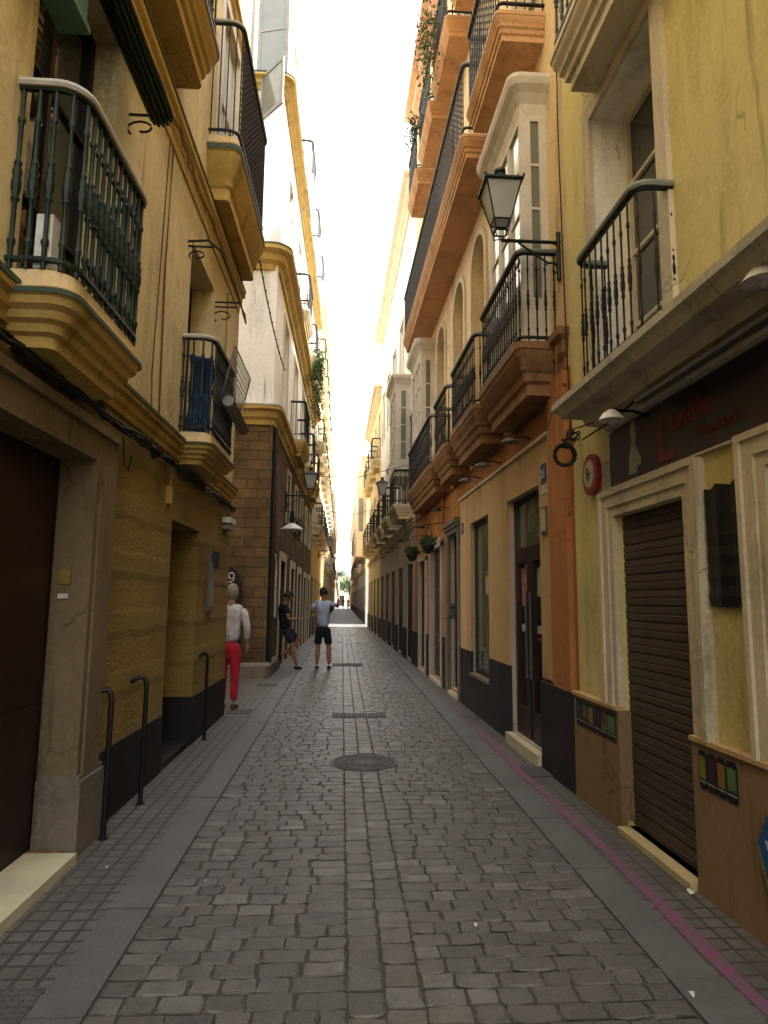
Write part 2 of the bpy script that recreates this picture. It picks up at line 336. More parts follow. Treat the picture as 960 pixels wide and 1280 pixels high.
# ------------------------------------------------------------------ ground
def struct(o): o['kind'] = 'structure'; return o
g = MB(); g.quad(g.W(-60, -20, -.03), g.W(60, -20, -.03), g.W(60, 400, -.03), g.W(-60, 400, -.03)); struct(g.build('ground', 'joint_dirt'))
KL, KR = -.93, 1.385
def road():
    V = []; Fc = []
    n = 5; u = np.linspace(-1, 1, n); UU, VV = np.meshgrid(u, u, indexing='ij')
    base = 0
    def sett(x0, x1, y0, y1, dz):
        nonlocal base
        gap = .002 + rng.random() * .002
        cx, cy, hx, hy = (x0 + x1) / 2, (y0 + y1) / 2, (x1 - x0) / 2 - gap, (y1 - y0) / 2 - gap
        if hx < .02 or hy < .02: return
        k = 1 - .035 * (UU * VV) ** 2
        px = cx + UU * hx * k + rng.normal(0, .0026, (n, n)); py = cy + VV * hy * k + rng.normal(0, .0022, (n, n))
        edge = np.maximum(abs(UU), abs(VV))
        tl = rng.normal(0, .0014, 2)
        pz = np.where(edge > .99, -.007, np.where(edge > .45, 0, .0015)) + dz + rng.normal(0, .0012, (n, n)) + tl[0] * UU + tl[1] * VV
        inner = (edge < .99) & (edge > .45)
        px = np.where(inner, cx + (px - cx) * 1.84, px); py = np.where(inner, cy + (py - cy) * 1.76, py)
        V.append(np.stack([px, py, pz], -1).reshape(-1, 3))
        for i in range(n - 1):
            for j in range(n - 1):
                a = base + i * n + j; Fc.append((a, a + n, a + n + 1, a + 1))
        base += n * n
    y = 1.6
    while y < 41:
        dy = .112 * (1 + rng.normal(0, .05))
        if y > 38.2 and y < 39.6: y += dy; continue
        off = math.sin(y * .9) * .006
        for xa, xb in ((KL + .004, .05), (.35, KR - .004)):
            x = xa
            while x < xb - .03:
                wd = rng.uniform(.11, .20) if y < 22 else rng.uniform(.2, .34)
                if xb - (x + wd) < .09: wd = xb - x
                sett(x, x + wd, y + off, y + dy + off, rng.normal(0, .0013)); x += wd
        y += dy
    for c0, c1 in ((.05, .2), (.2, .35)):
        y = 1.6
        while y < 38.2:
            dy = rng.uniform(.10, .18); sett(c0, c1, y, y + dy, -.0015 + rng.normal(0, .0012)); y += dy
    me = bpy.data.meshes.new('road'); me.from_pydata(np.concatenate(V).tolist(), [], Fc); me.materials.append(M['granite_setts'])
    me.polygons.foreach_set('use_smooth', [True] * len(me.polygons)); me.set_sharp_from_angle(angle=R(14))
    struct_o = bpy.data.objects.new('road', me); C.objects.link(struct_o); struct(struct_o)
road()
g = MB(); g.quad(g.W(KL, -2, -.0065), g.W(KR, -2, -.0065), g.W(KR, 41, -.0065), g.W(KL, 41, -.0065)); struct(g.build('road_joints', 'joint_fill'))
g = MB(); g.wbox(-1.9, 2.2, 41, 170, -.03, -.004); struct(g.build('road', 'granite_kerb'))
g = MB(); g.wbox(-1.3, 1.6, 38.3, 39.5, -.02, .012); g.wbox(-1.3, 1.6, 118, 124, -.004, .012); struct(g.build('crossing_kerb', 'tile_white'))
g = MB()                                                    # tiled pavements
def strip(mb, xa, xb, Y0, Y1, z, n=12):
    for i in range(n):
        a, b = Y0 + (Y1 - Y0) * i / n, Y0 + (Y1 - Y0) * (i + 1) / n
        mb.quad(mb.W(xa(a), a, z), mb.W(xb(a), a, z), mb.W(xb(b), b, z), mb.W(xa(b), b, z))
strip(g, lambda y: XL(y) - .5, lambda y: KL - .215, -3, 41, 0); struct(g.build('left_pavement', 'paving_tiles'))
g = MB(); strip(g, lambda y: -12, lambda y: XL(y) - .5, 9.0, 13.6, 0, 3); struct(g.build('side_street', 'paving_tiles'))
g = MB(); strip(g, lambda y: KR + .225, lambda y: XR(y) + .5, -3, 41, 0); struct(g.build('right_pavement', 'paving_tiles'))
for nm, a, b in (('left_kerb', KL - .212, KL), ('right_kerb', KR, KR + .222)):
    g = MB(); y = -2.0
    while y < 41:
        L_ = random.uniform(.85, 1.15); z = random.uniform(0, .003)
        g.wbox(a, b, y + .003, y + L_ - .003, -.03, z + .003); y += L_
    struct(g.build(nm, 'granite_kerb'))
g = MB(); seg = []                                           # sprayed magenta line on the right pavement
for i in range(60):
    y = 2.2 + i * .15
    if y > 10.4: break
    seg.append((1.675 + .010 * math.sin(y * 1.7) + .004 * math.sin(y * 6.1), y, .036 + .007 * math.sin(y * 4.3) - (y > 8) * .01))
for (x0, y0, w0), (x1, y1, w1) in zip(seg, seg[1:]):
    g.quad(g.W(x0 - w0, y0, .004), g.W(x0 + w0, y0, .004), g.W(x1 + w1, y1, .004), g.W(x1 - w1, y1, .004))
struct(g.build('painted_line', 'magenta_paint'))
def cover(x0, x1, y0, y1, z, label, slots=True, round_=False, group=None):
    r = thing('manhole_cover', ((x0 + x1) / 2, (y0 + y1) / 2, 0), label, 'manhole cover', group)
    b = MB(); cx, cy = (x0 + x1) / 2, (y0 + y1) / 2
    if round_: b.lathe(cx, cy, z - .01, [((x1 - x0) / 2, 0), ((x1 - x0) / 2, .012)], 40)
    else: b.wbox(x0, x1, y0, y1, z - .01, z + .002)
    b.build('frame', 'cast_iron', r)
    b = MB()
    if round_:
        for rr in (.28, .2, .12):
            b.tube([(cx + rr * math.cos(a * PI / 16), cy + rr * math.sin(a * PI / 16), z + .003) for a in range(32)], .008, 5, True)
        for a in range(16):
            t = a * PI / 8; b.tube([(cx + .13 * math.cos(t), cy + .13 * math.sin(t), z + .003), (cx + .27 * math.cos(t), cy + .27 * math.sin(t), z + .003)], .007, 4)
    else:
        nx, ny = max(2, int((x1 - x0) / .035)), max(2, int((y1 - y0) / .035))
        for i in range(nx):
            for j in range(ny):
                xx, yy = x0 + (i + .5) * (x1 - x0) / nx, y0 + (j + .5) * (y1 - y0) / ny
                b.wbox(xx - .010, xx + .010, yy - .006, yy + .006, z, z + .007)
    if round_: b.lathe(cx, cy, z, [(.29, 0), (.29, .004)], 32)
    else: b.wbox(x0 + .01, x1 - .01, y0 + .01, y1 - .01, z, z + .004)
    b.build('tread_pattern', 'cast_iron', r)
cover(-1.47, -1.15, 2.35, 2.93, .004, 'square iron access cover in the left tiled pavement below the dark door')
cover(-.08, .56, 6.25, 6.9, .006, 'large round patterned iron manhole cover in the middle of the cobbles', round_=True)
cover(-.1, .62, 9.0, 9.3, .006, 'iron drain grating across the central gutter setts')
cover(-1.52, -1.22, 9.3, 9.62, .004, 'small dark iron cover by the red trousered pedestrian')
cover(-1.5, -1.16, 12.2, 12.55, .004, 'iron cover in the pavement before the brown stone corner')
cover(1.66, 1.86, 8.9, 9.2, .004, 'small iron cover on the right pavement beside the faded magenta line')
cover(1.7, 1.92, 6.0, 6.35, .008, 'square iron cover on the right pavement below the orange pilaster')
cover(-.2, .5, 15.8, 16.4, .006, 'dark iron cover in the cobbles beyond the two men')
for i, (x, y, lb) in enumerate([(1.90, 3.66, 'crumpled white paper scrap on the right pavement near the doorstep'), (1.42, 2.75, 'thin white paper strip on the right granite kerb'), (.67, 3.35, 'tiny white paper bit on the cobbles'), (-.72, 3.9, 'tiny pale scrap on the cobbles near the left kerb'), (-1.32, 4.1, 'small pale scrap on the left tiled pavement by the doorstep'), (1.15, 5.2, 'small pale scrap on the cobbles near the right kerb')]):
    b = MB(); s_ = (.022, .014, .013, .009, .010, .009)[i]
    p = [b.W(x + random.uniform(-s_, s_), y + random.uniform(-s_, s_) * 1.5, .008 + random.uniform(0, .012)) for _ in range(9)]
    bm = bmesh.new()
    for v in b.v: bm.verts.new(v)
    r_ = bmesh.ops.convex_hull(bm, input=bm.verts); me = bpy.data.meshes.new('paper_scrap'); bm.to_mesh(me); bm.free()
    me.materials.append(M['paper']); o = bpy.data.objects.new('paper_scrap', me); C.objects.link(o); tag(o, lb, 'litter')

# ------------------------------------------------------------------ buildings
class Bld:
    def __init__(s, name, side, Y0, Y1, H, label, cat='building'):
        s.side, s.Y0, s.Y1, s.H = side, Y0, Y1, H
        s.root = thing(name, FP(side, (Y0 + Y1) / 2, 0, 0), label, cat); s.op = []; s.z = []
    def mb(s): return MB(s.side)
    def opening(s, a, b, z0, z1, depth=.2, arch=0): s.op.append((a, b, z0, z1, depth, arch))
    def zone(s, name, z0, z1, mat, proud=0, reveal=None): s.z.append((name, z0, z1, mat, proud, reveal))
    def finish(s, back=6, roofmat=None):
        for name, z0, z1, mat, pr, reveal in s.z:
            b = s.mb(); rv = s.mb()
            ops = [o for o in s.op if o[2] < z1 - 1e-4 and o[3] > z0 + 1e-4]
            ys = sorted({s.Y0 + .002, s.Y1 - .002, *[o[0] for o in ops], *[o[1] for o in ops], *[v for v in (30, 34) if s.Y0 < v < s.Y1]})
            zs = sorted({z0, z1, *[min(max(o[2], z0), z1) for o in ops], *[min(max(o[3], z0), z1) for o in ops]})
            for ya, yb in zip(ys, ys[1:]):
                for za, zb in zip(zs, zs[1:]):
                    ym, zm = (ya + yb) / 2, (za + zb) / 2
                    if any(o[0] < ym < o[1] and o[2] < zm < o[3] for o in ops): continue
                    b.quad(b.P(ya, za, pr), b.P(yb, za, pr), b.P(yb, zb, pr), b.P(ya, zb, pr))
            for a, c, oz0, oz1, dp, arch in ops:
                q0, q1 = max(oz0, z0), min(oz1, z1); t = rv if reveal else b
                t.quad(t.P(a, q0, pr), t.P(a, q1, pr), t.P(a, q1, -dp), t.P(a, q0, -dp)); t.quad(t.P(c, q0, pr), t.P(c, q1, pr), t.P(c, q1, -dp), t.P(c, q0, -dp))
                if q1 == oz1: t.quad(t.P(a, q1, pr), t.P(c, q1, pr), t.P(c, q1, -dp), t.P(a, q1, -dp))
                if q0 == oz0 and oz0 > 0: t.quad(t.P(a, q0, pr), t.P(c, q0, pr), t.P(c, q0, -dp), t.P(a, q0, -dp))
                if arch and q1 == oz1:
                    cy, rr = (a + c) / 2, (c - a) / 2
                    for sg in (-1, 1):
                        poly = [(cy + sg * rr, oz1 - arch)] + [(cy + sg * rr * math.cos(k * PI / 16), oz1 - arch + arch * math.sin(k * PI / 16)) for k in range(1, 9)] + [(cy + sg * rr, oz1)]
                        b.prism(poly, -dp, pr - .001)
            for Y in (s.Y0 + .002, s.Y1 - .002):
                b.quad(b.P(Y, z0, pr), b.P(Y, z1, pr), b.P(Y, z1, -back), b.P(Y, z0, -back))
            b.quad(b.P(s.Y0 + .002, z1, pr), b.P(s.Y1 - .002, z1, pr), b.P(s.Y1 - .002, z1, -back), b.P(s.Y0 + .002, z1, -back))
            b.quad(b.P(s.Y0 + .002, z0, -back), b.P(s.Y1 - .002, z0, -back), b.P(s.Y1 - .002, z1, -back), b.P(s.Y0 + .002, z1, -back))
            b.build(name, mat, s.root, raw=True)
            if rv.v: rv.build('reveal', reveal, s.root, raw=True)
    def window(s, a, b, z0, z1, recess=.18, frame='white_wood', pane='pane_dark', rows=2, cols=2, surround=None, sw=.09, arch=0, name='window', fw=.05, open_=True):
        if open_: s.opening(a, b, z0, z1, recess, arch)
        f = s.mb(); d0, d1 = -recess - .01, -recess + .04
        f.box(a, a + fw, z0, z1, d0, d1); f.box(b - fw, b, z0, z1, d0, d1); f.box(a + fw, b - fw, z0, z0 + fw, d0, d1); f.box(a + fw, b - fw, z1 - fw, z1, d0, d1)
        for i in range(1, cols):
            y = a + (b - a) * i / cols; f.box(y - .022, y + .022, z0 + fw, z1 - fw, d0, d1 - .004)
        for i in range(1, rows):
            z = z0 + (z1 - z0) * i / rows; f.box(a + fw, b - fw, z - .015, z + .015, d0, d1 - .012)
        fo = f.build(name, frame, s.root); p = s.mb(); p.box(a + .01, b - .01, z0 + .01, z1 - .01, d0 - .03, d0 + .012); p.build('pane', pane, fo)
        if surround:
            t = s.mb()
            if not arch:
                t.box(a - sw, a, z0, z1 + sw, 0, .035); t.box(b, b + sw, z0, z1 + sw, 0, .035); t.box(a, b, z1, z1 + sw, 0, .035)
            else:
                cy, rr = (a + b) / 2, (b - a) / 2
                t.box(a - sw, a, z0, z1 - arch, 0, .04); t.box(b, b + sw, z0, z1 - arch, 0, .04)
                for k in range(16):
                    q = [(cy + (rr + e) * math.cos(t_), z1 - arch + (arch + e) * math.sin(t_)) for e, t_ in ((0, k * PI / 16), (sw, k * PI / 16), (sw, (k + 1) * PI / 16), (0, (k + 1) * PI / 16))]
                    t.prism(q, 0, .04)
            t.build('surround', surround, fo)
        return fo
    def door(s, a, b, z0, z1, recess=.25, mat='dark_wood', leaves=2, panel=True, name='door', handle=True, roller=False):
        s.opening(a, b, z0, z1, recess)
        f = s.mb()
        if roller:
            n_ = int((z1 - z0) / .105); zz = z0
            pts = []
            for i in range(n_):
                h = (z1 - z0) / n_
                for k, off in ((0, 0), (.06, .007), (.40, .009), (.44, .003), (.50, .003), (.54, .009), (.90, .007), (.94, -.004)): pts.append((zz + k * h, off))
                zz += h
            pts.append((z1, 0))
            for (za, da), (zb, db) in zip(pts, pts[1:]):
                f.quad(f.P(a, za, -recess + da), f.P(b, za, -recess + da), f.P(b, zb, -recess + db), f.P(a, zb, -recess + db))
            return f.build(name, mat, s.root, raw=True)
        f.box(a, b, z0, z1, -recess - .05, -recess)
        for i in range(leaves):
            ya, yb = a + (b - a) * i / leaves, a + (b - a) * (i + 1) / leaves
            for z_, zt in ((z0 + .12, z0 + (z1 - z0) * .36), (z0 + (z1 - z0) * .42, z1 - .12)):
                f.box(ya + .07, yb - .07, z_, zt, -recess, -recess + .014); f.box(ya + .12, yb - .12, z_ + .05, zt - .05, -recess + .014, -recess + .024)
            f.box(yb - .012, yb + .012 if i < leaves - 1 else yb, z0, z1, -recess, -recess + .03)
        o = f.build(name, mat, s.root)
        if handle:
            h = s.mb(); yc = (a + b) / 2; x, y, z = FP(s.side, yc - .06, 1.05, -recess); sg = 1 if s.side == 'L' else -1
            h.tube([(x, y, z), (x + sg * .06, y, z), (x + sg * .06, y - .09, z)], .012, 6); h.build('handle', 'brass', o)
        return o
    def balcony(s, Y0, Y1, d, zs, slab_mat, zr=None, r=.1, iron='black_iron', cap='handrail_grey', spacing=.11, style='turned', edge=None, bars='sub', rd=.04, ds=0.0, tiles=False, qi=1.0, bk=1.0):
        # zs: (bottom, top) of the moulded slab; zr: (bottom, top) of the railing
        q = qi; z0, z1 = zs; h = z1 - z0; rp = ringpath(Y0, Y1, d, r, ds)
        b = s.mb(); b.ring_slab(rp, [(z0, q * .13), (z0 + h * .22, q * .13), (z0 + h * .27, q * .10), (z0 + h * .42, q * .09), (z0 + h * .48, q * .06), (z0 + h * .62, q * .05), (z0 + h * .70, q * .02), (z0 + h * .84, q * .012), (z0 + h * .86, .0), (z1, .0)])
        bo = b.build('balcony', slab_mat, s.root, smooth=True)
        if edge:
            e = s.mb(); e.ring_slab(ringpath(Y0 - .006, Y1 + .006, d + .006, r, ds), [(z0 + h * .87, 0), (z0 + h * .97, 0)]); e.build('edge_trim', edge, bo)
        if tiles:
            e = s.mb(); e.ring_slab(ringpath(Y0 + .04, Y1 - .04, d - .04, r, ds), [(z1, 0), (z1 + .1, .0)]); e.build('kerb_course', 'peach_upper', bo); z1 += .1
        if not zr: return bo
        ra, rb = zr; path = ringpath(Y0 + rd, Y1 - rd, d - rd, r)(0)
        W_ = lambda z: [FP(s.side, Y, z, dd) for Y, dd in path]
        p = s.mb(); p.sweep(W_(rb), [(-.028, -.018), (.028, -.018), (.034, 0), (.026, .02), (0, .028), (-.026, .02), (-.034, 0)]); p.build('handrail', cap, bo, smooth=True)
        p = s.mb(); p.sweep(W_(ra + .05), [(-.016, -.01), (.016, -.01), (.016, .01), (-.016, .01)]); p.build('bottom_bar', iron, bo); p = s.mb(); p.sweep(W_(rb - .025), [(-.014, -.008), (.014, -.008), (.014, .008), (-.014, .008)])
        p.build('top_bar', iron, bo)
        # positions along the path
        L_ = [0]
        for (a, b_), (c, d_) in zip(path, path[1:]): L_.append(L_[-1] + math.hypot(c - a, d_ - b_))
        n_ = max(3, int(L_[-1] / spacing)); P_ = []
        for i in range(n_ + 1):
            t = .02 + (L_[-1] - .04) * i / n_
            k = max(j for j in range(len(L_) - 1) if L_[j] <= t); u_ = (t - L_[k]) / max(1e-6, L_[k + 1] - L_[k])
            P_.append((path[k][0] + (path[k + 1][0] - path[k][0]) * u_, path[k][1] + (path[k + 1][1] - path[k][1]) * u_))
        H_ = rb - ra - .03
        k = H_
        if style == 'turned': prof = [(r_ * bk, h_) for r_, h_ in [(.011, 0), (.011, .12 * k), (.017, .14 * k), (.017, .155 * k), (.010, .17 * k), (.010, .36 * k), (.019, .38 * k), (.013, .40 * k), (.021, .43 * k), (.022, .47 * k), (.016, .50 * k), (.021, .53 * k), (.012, .56 * k), (.018, .58 * k), (.010, .60 * k), (.010, .80 * k), (.017, .815 * k), (.017, .83 * k), (.010, .85 * k), (.010, k)]]
        else: prof = [(.008, 0), (.008, k)]
        seg_ = 7
        if bars == 'sub':
            src = None
            for Y, dd in P_:
                x, y, z = FP(s.side, Y, ra, dd)
                if src is None:
                    q = MB(); q.lathe(WL[bo.name][0], WL[bo.name][1], WL[bo.name][2], prof, seg_); src = q.build('baluster', iron, bo, smooth=True); src.location = Vector((x, y, z)) - WL[bo.name]
                else: inst(src, bo, (x, y, z))
        else:
            q = MB()
            for Y, dd in P_:
                x, y, z = FP(s.side, Y, ra, dd); q.lathe(x, y, z, prof if bars == 'one' else [(.009, 0), (.009, H_)], 5)
            q.build('railing', iron, bo)
        if style == 'lattice':
            q = MB()
            for (ya, da), (yb, db) in zip(P_, P_[1:]):
                if abs(db - da) > .04: continue
                A = Vector(FP(s.side, ya, 0, da)); B = Vector(FP(s.side, yb, 0, db)); t = (B - A); c0 = (A + B) / 2; rr = t.length * .46; t.normalize()
                nz = max(3, int(H_ / (rr * 2.1)))
                for j in range(nz):
                    zc = ra + .08 + (H_ - .1) * (j + .5) / nz
                    q.tube([(c0.x + t.x * rr * math.cos(a), c0.y + t.y * rr * math.cos(a), zc + rr * 1.05 * math.sin(a)) for a in (k * PI / 4 for k in range(8))], .005, 3, True)
            q.build('scroll_panel', iron, bo)
        return bo
    def mirador(s, Y0, Y1, d, z0, z1, mat='white_wood', pane='pane_bright', cols=3, rows=4, side_pane='pane_grey', r=.06):
        b = s.mb(); fw = .07; h = z1 - z0; sk = .0 + h * .18
        b.box(Y0, Y1, z0, z0 + sk, 0, d); b.box(Y0, Y1, z1 - .22, z1, 0, d)
        b.ring_slab(ringpath(Y0 - .14, Y1 + .14, d + .14, .12), [(z1 - .16, .14), (z1 - .05, .12), (z1 + .04, .07), (z1 + .10, .02), (z1 + .16, 0), (z1 + .2, 0)])
        for i in range(cols + 1):
            y = Y0 + (Y1 - Y0 - fw) * i / cols; b.box(y, y + fw, z0 + sk, z1 - .22, d - .06, d + .004 * (i % 2))
        for i in range(1, rows):
            z = z0 + sk + (h - sk - .22) * i / rows; b.box(Y0 + fw, Y1 - fw, z - .014, z + .014, d - .045, d - .01)
        for (ya, yb) in ((Y0, Y0 + .05), (Y1 - .05, Y1)):
            b.box(ya, yb, z0 + sk, z1 - .22, 0, d * .30); b.box(ya, yb, z0 + sk, z1 - .22, d * .62, d - .061)
            for i in range(1, rows):
                z = z0 + sk + (h - sk - .22) * i / rows; b.box(ya + .01, yb - .01, z - .014, z + .014, d * .30, d * .62)
        for i in range(cols):
            ya = Y0 + fw + (Y1 - Y0 - fw) * i / cols; yb = ya + (Y1 - Y0 - fw) / cols - fw
            b.box(ya + .05, yb - .05, z0 + .06, z0 + sk - .06, d, d + .012)
        mo = b.build('glazed_balcony', mat, s.root)
        for i in range(cols):
            ya = Y0 + fw + (Y1 - Y0 - fw) * i / cols; yb = ya + (Y1 - Y0 - fw) / cols - fw
            p = s.mb(); p.box(ya, yb, z0 + sk, z1 - .22, d - .035, d - .025); p.build('pane', pane, mo)
        p = s.mb(); p.box(Y0 + .02, Y0 + .03, z0 + sk, z1 - .22, d * .30, d * .62); p.build('side_pane', side_pane, mo)
        return mo
    def belt(s, z0, z1, pr, mat, wrap=False, name='belt_course', edge=None, corner=.25):
        rp = ringpath(s.Y0 - (pr if wrap else -.004), s.Y1 - .004, pr, corner if wrap else .01, -5.9 if wrap else 0)
        h = z1 - z0; b = s.mb(); b.ring_slab(rp, [(z0, pr * .8), (z0 + h * .25, pr * .75), (z0 + h * .4, pr * .45), (z0 + h * .7, pr * .4), (z0 + h * .8, 0), (z1, 0)]); o = b.build(name, mat, s.root)
        if edge: b = s.mb(); rp2 = ringpath(s.Y0 - (pr + .01 if wrap else -.003), s.Y1 - .003, pr + .01, corner if wrap else .01, -5.9 if wrap else 0); b.ring_slab(rp2, [(z1, 0), (z1 + .03, 0)]); b.build('capping', edge, o)
        return o

# ======== LEFT building A
A = Bld('yellow_townhouse', 'L', -7, 9.2, 13.2, 'cream and yellow townhouse on the near left with rough ochre ground floor and iron balconies')
A.door(.6, 4.3, .05, 2.43, .20, 'dark_wood', leaves=3, name='door', handle=False)
A.door(6.25, 7.38, .05, 2.28, .46, 'door_maroon', leaves=1, handle=True)
A.zone('ground_floor_wall', 0, 2.86, 'rough_render'); A.zone('upper_wall', 2.86, 13.2, 'cream_left')
b = A.mb(); b.box(4.66, 6.25, 0, .5, 0, .012); b.build('plinth', 'dark_plinth', A.root)
b = A.mb(); b.box(7.38, 9.212, 0, .5, 0, .012); b.box(7.365, 7.379, 0, .5, -.45, .012); b.build('plinth', 'dark_plinth', A.root)
b = A.mb(); b.box(6.25, 7.36, 0, .055, -.46, .0); b.build('doorstep', 'dark_plinth', A.root)
b = A.mb(); b.box(4.285, 4.64, .47, 2.43, -.19, .045); b.box(4.34, 4.60, .47, 2.43, .045, .06); b.box(.4, 4.64, 2.425, 2.62, -.19, .045); b.box(.4, 4.60, 2.60, 2.66, .0, .075); b.build('door_surround', 'jamb_stone', A.root)
b = A.mb(); b.box(4.27, 4.67, 0, .44, -.19, .075); b.box(4.278, 4.66, .44, .47, -.19, .06); b.build('jamb_base', 'grey_stone', A.root)
b = A.mb(); b.box(1.0, 4.20, 0, .06, -.19, .11); b.build('doorstep', 'marble', A.root)
A.belt(2.86, 3.03, .075, 'ochre_trim', edge='edge_green'); A.belt(5.62, 5.95, .08, 'ochre_trim', edge='edge_green')
A.belt(9.1, 9.4, .08, 'ochre_trim'); A.belt(12.9, 13.2, .25, 'ochre_trim')
# windows
A.window(3.2, 4.32, 3.0, 5.45, .22, 'dark_wood', 'pane_dark', 3, 2)
A.window(6.45, 7.55, 3.05, 5.2, .3, 'dark_wood', 'pane_dark', 3, 2)
A.window(4.2, 5.3, 6.6, 8.7, .2, 'white_wood', 'pane_grey', 3, 2)
A.window(7.35, 8.35, 6.6, 8.9, .05, 'white_wood', 'blind_glass', 2, 2, surround='white_wood', sw=.14)
A.window(7.3, 8.3, 9.9, 12, .15, 'white_wood', 'pane_grey', 3, 2); A.window(4.2, 5.3, 9.9, 12, .15, 'white_wood', 'pane_grey', 3, 2)
A.finish(back=6.2)
bo = A.balcony(3.06, 4.18, .345, (2.76, 3.02), 'ochre_trim', (3.12, 4.1), .12, 'green_iron', 'handrail_pale', .078, bk=1.15, edge='edge_green', tiles=True)
A.balcony(6.25, 7.52, .34, (2.84, 3.04), 'ochre_trim', (3.14, 4.1), .12, 'black_iron', 'handrail_pale', .09, edge='edge_green', tiles=True)
A.balcony(3.6, 5.75, .37, (6.22, 6.66), 'ochre_trim', (6.76, 7.85), .12, 'black_iron', 'handrail_grey', .12, edge='black_iron', bars='one')
A.balcony(6.85, 9.02, .37, (6.0, 6.62), 'ochre_trim', (6.74, 8.15), .12, 'black_iron', 'handrail_grey', .085, style='lattice', edge='edge_green', bars='one', tiles=True)
# rolled green blind and its box, standing clear of the balcony door
bl = thing('rolled_blind', FP('L', 4.0, 5.0, 0), 'dark green slatted roller blind bulging out over the near left balcony door', 'blind')
b = MB('L')
for k in range(16):
    t = k / 15; z = 5.55 - .48 * t; d = .02 + .23 * math.sin(t * PI * .55)
    b.box(3.45, 4.46, z - .016, z + .010, d, d + .014)
b.build('slats', 'green_iron', bl)
b = MB('L'); x, y, z = FP('L', 0, 5.0, .245)
for k in range(14):
    a = 2 * PI * k / 14; q = .075
    b.tube([(FP('L', 3.40, 0, .245)[0] + q * math.cos(a), 3.40, 5.05 + q * math.sin(a)), (FP('L', 4.68, 0, .245)[0] + q * math.cos(a), 4.50, 5.05 + q * math.sin(a))], .013, 5)
b.tube([(FP('L', 3.41, 0, .245)[0], 3.41, 5.05), (FP('L', 4.49, 0, .245)[0], 4.49, 5.05)], .07, 8); b.build('roll', 'green_iron', bl)
def scroll(mb, side, Y, z, s_=.09):
    mb.tube([FP(side, Y, z, 0), FP(side, Y, z, .26)], .011, 5)
    mb.tube([FP(side, Y, z - s_ * 1.3 + s_ * (1 - t) * 0, .02 + .0 * t) for t in (0,)] + [FP(side, Y, z - .04 - s_ * .55 + s_ * .55 * math.sin(a) * (1 - .06 * k), .10 + s_ * .9 * math.cos(a) * (1 - .06 * k)) for k, a in enumerate([PI * 1.05 - i * PI / 6 for i in range(11)])], .009, 5)
b = MB('L'); scroll(b, 'L', 4.53, 5.08, .12); b.build('bracket', 'black_iron', bl)
gb = thing('green_shutter_box', FP('L', 3.3, 4.7, 0), 'mint green wooden box hanging above the near left balcony rail', 'shutter box')
b = MB('L'); b.box(2.9, 3.42, 4.74, 5.05, .0, .15); b.build('casing', 'green_paint', gb)
b = MB('L'); b.box(2.89, 3.43, 4.70, 4.738, .0, .17); b.build('moulding', 'green_paint', gb)
# awning rod with scrolls by the second window
aw = thing('awning_rod', FP('L', 7, 5, 0), 'thin black iron awning rod with scrolled ends above the far window of the yellow townhouse', 'bracket')
b = MB('L'); b.tube([FP('L', 6.3, 5.10, 0), FP('L', 6.3, 5.12, .2), FP('L', 6.42, 5.08, .3), FP('L', 7.62, 5.08, .3)], .012, 6); b.build('rod', 'black_iron', aw)
b = MB('L'); scroll(b, 'L', 6.32, 5.06, .1); scroll(b, 'L', 7.62, 5.02, .14); b.tube([FP('L', 7.62, 5.08, 0), FP('L', 7.62, 5.08, .3)], .012, 5); b.build('scroll', 'black_iron', aw)
# blue cloth, wicker roll on balcony
cl = MB('L')
nu, nv = 10, 14
for i in range(nu + 1):
    for j in range(nv + 1):
        t, v = i / nu, j / nv
        cl.P(6.38 + .05 * math.sin(v * 5) + (.10 + .04 * v) * t * 1.0, 3.95 - .78 * v, .04 + .2 * t + .02 * math.sin(t * 14 + v * 2) + .012 * math.sin(v * 11))
for i in range(nu):
    for j in range(nv):
        a = i * (nv + 1) + j; cl.f.append((a, a + 1, a + nv + 2, a + nv + 1))
o = cl.build('hanging_cloth', 'blanket_blue', None, FP('L', 6.5, 3.1, .2), True, raw=True); md = o.modifiers.new('s', 'SOLIDIFY'); md.thickness = .008
tag(o, 'crumpled blue cloth hung inside the far left balcony railing', 'cloth')
rk = thing('drying_rack', FP('L', 7, 3.8, .35), 'grey wire drying rack hooked outside the far left balcony railing', 'drying rack')
b = MB('L')
for i in range(15):
    y = 6.55 + i * .07; b.tube([FP('L', y, 3.62, .36), FP('L', y + .02, 4.1, .45)], .004, 4)
for i in range(9):
    z = 3.62 + i * .06; b.tube([FP('L', 6.53, z, .36 + .011 * i), FP('L', 7.56, z, .36 + .011 * i)], .004, 4)
b.tube([FP('L', 6.53, 3.62, .36), FP('L', 6.55, 4.12, .46), FP('L', 7.58, 4.12, .46), FP('L', 7.56, 3.62, .36)], .009, 5); b.build('wire_grid', 'steel', rk)
rl = MB('L'); rl.tube([FP('L', 6.62, 3.56, .40), FP('L', 7.6, 3.50, .40)], .055, 12)
for i in range(24): rl.tube([FP('L', 6.62, 3.56, .40), FP('L', 7.6, 3.50, .40)] if 0 else [(FP('L', 6.62, 0, .40)[0] + .056 * math.cos(i * PI / 12), 6.62, 3.56 + .056 * math.sin(i * PI / 12)), (FP('L', 7.6, 0, .40)[0] + .056 * math.cos(i * PI / 12), 7.6, 3.50 + .056 * math.sin(i * PI / 12))], .006, 4)
tag(rl.build('rolled_blind', 'lattice_grey', None, FP('L', 7.1, 3.5, .4), False), 'grey brown rolled reed blind tied along the far left balcony railing', 'blind')
tag(MB('L').box(3.12, 3.2, 3.14, 3.42, .12, .2).build('plant_pot', 'white_enamel', None, FP('L', 3.16, 3.14, .16)), 'white rectangular tub standing on the near left balcony floor', 'tub')
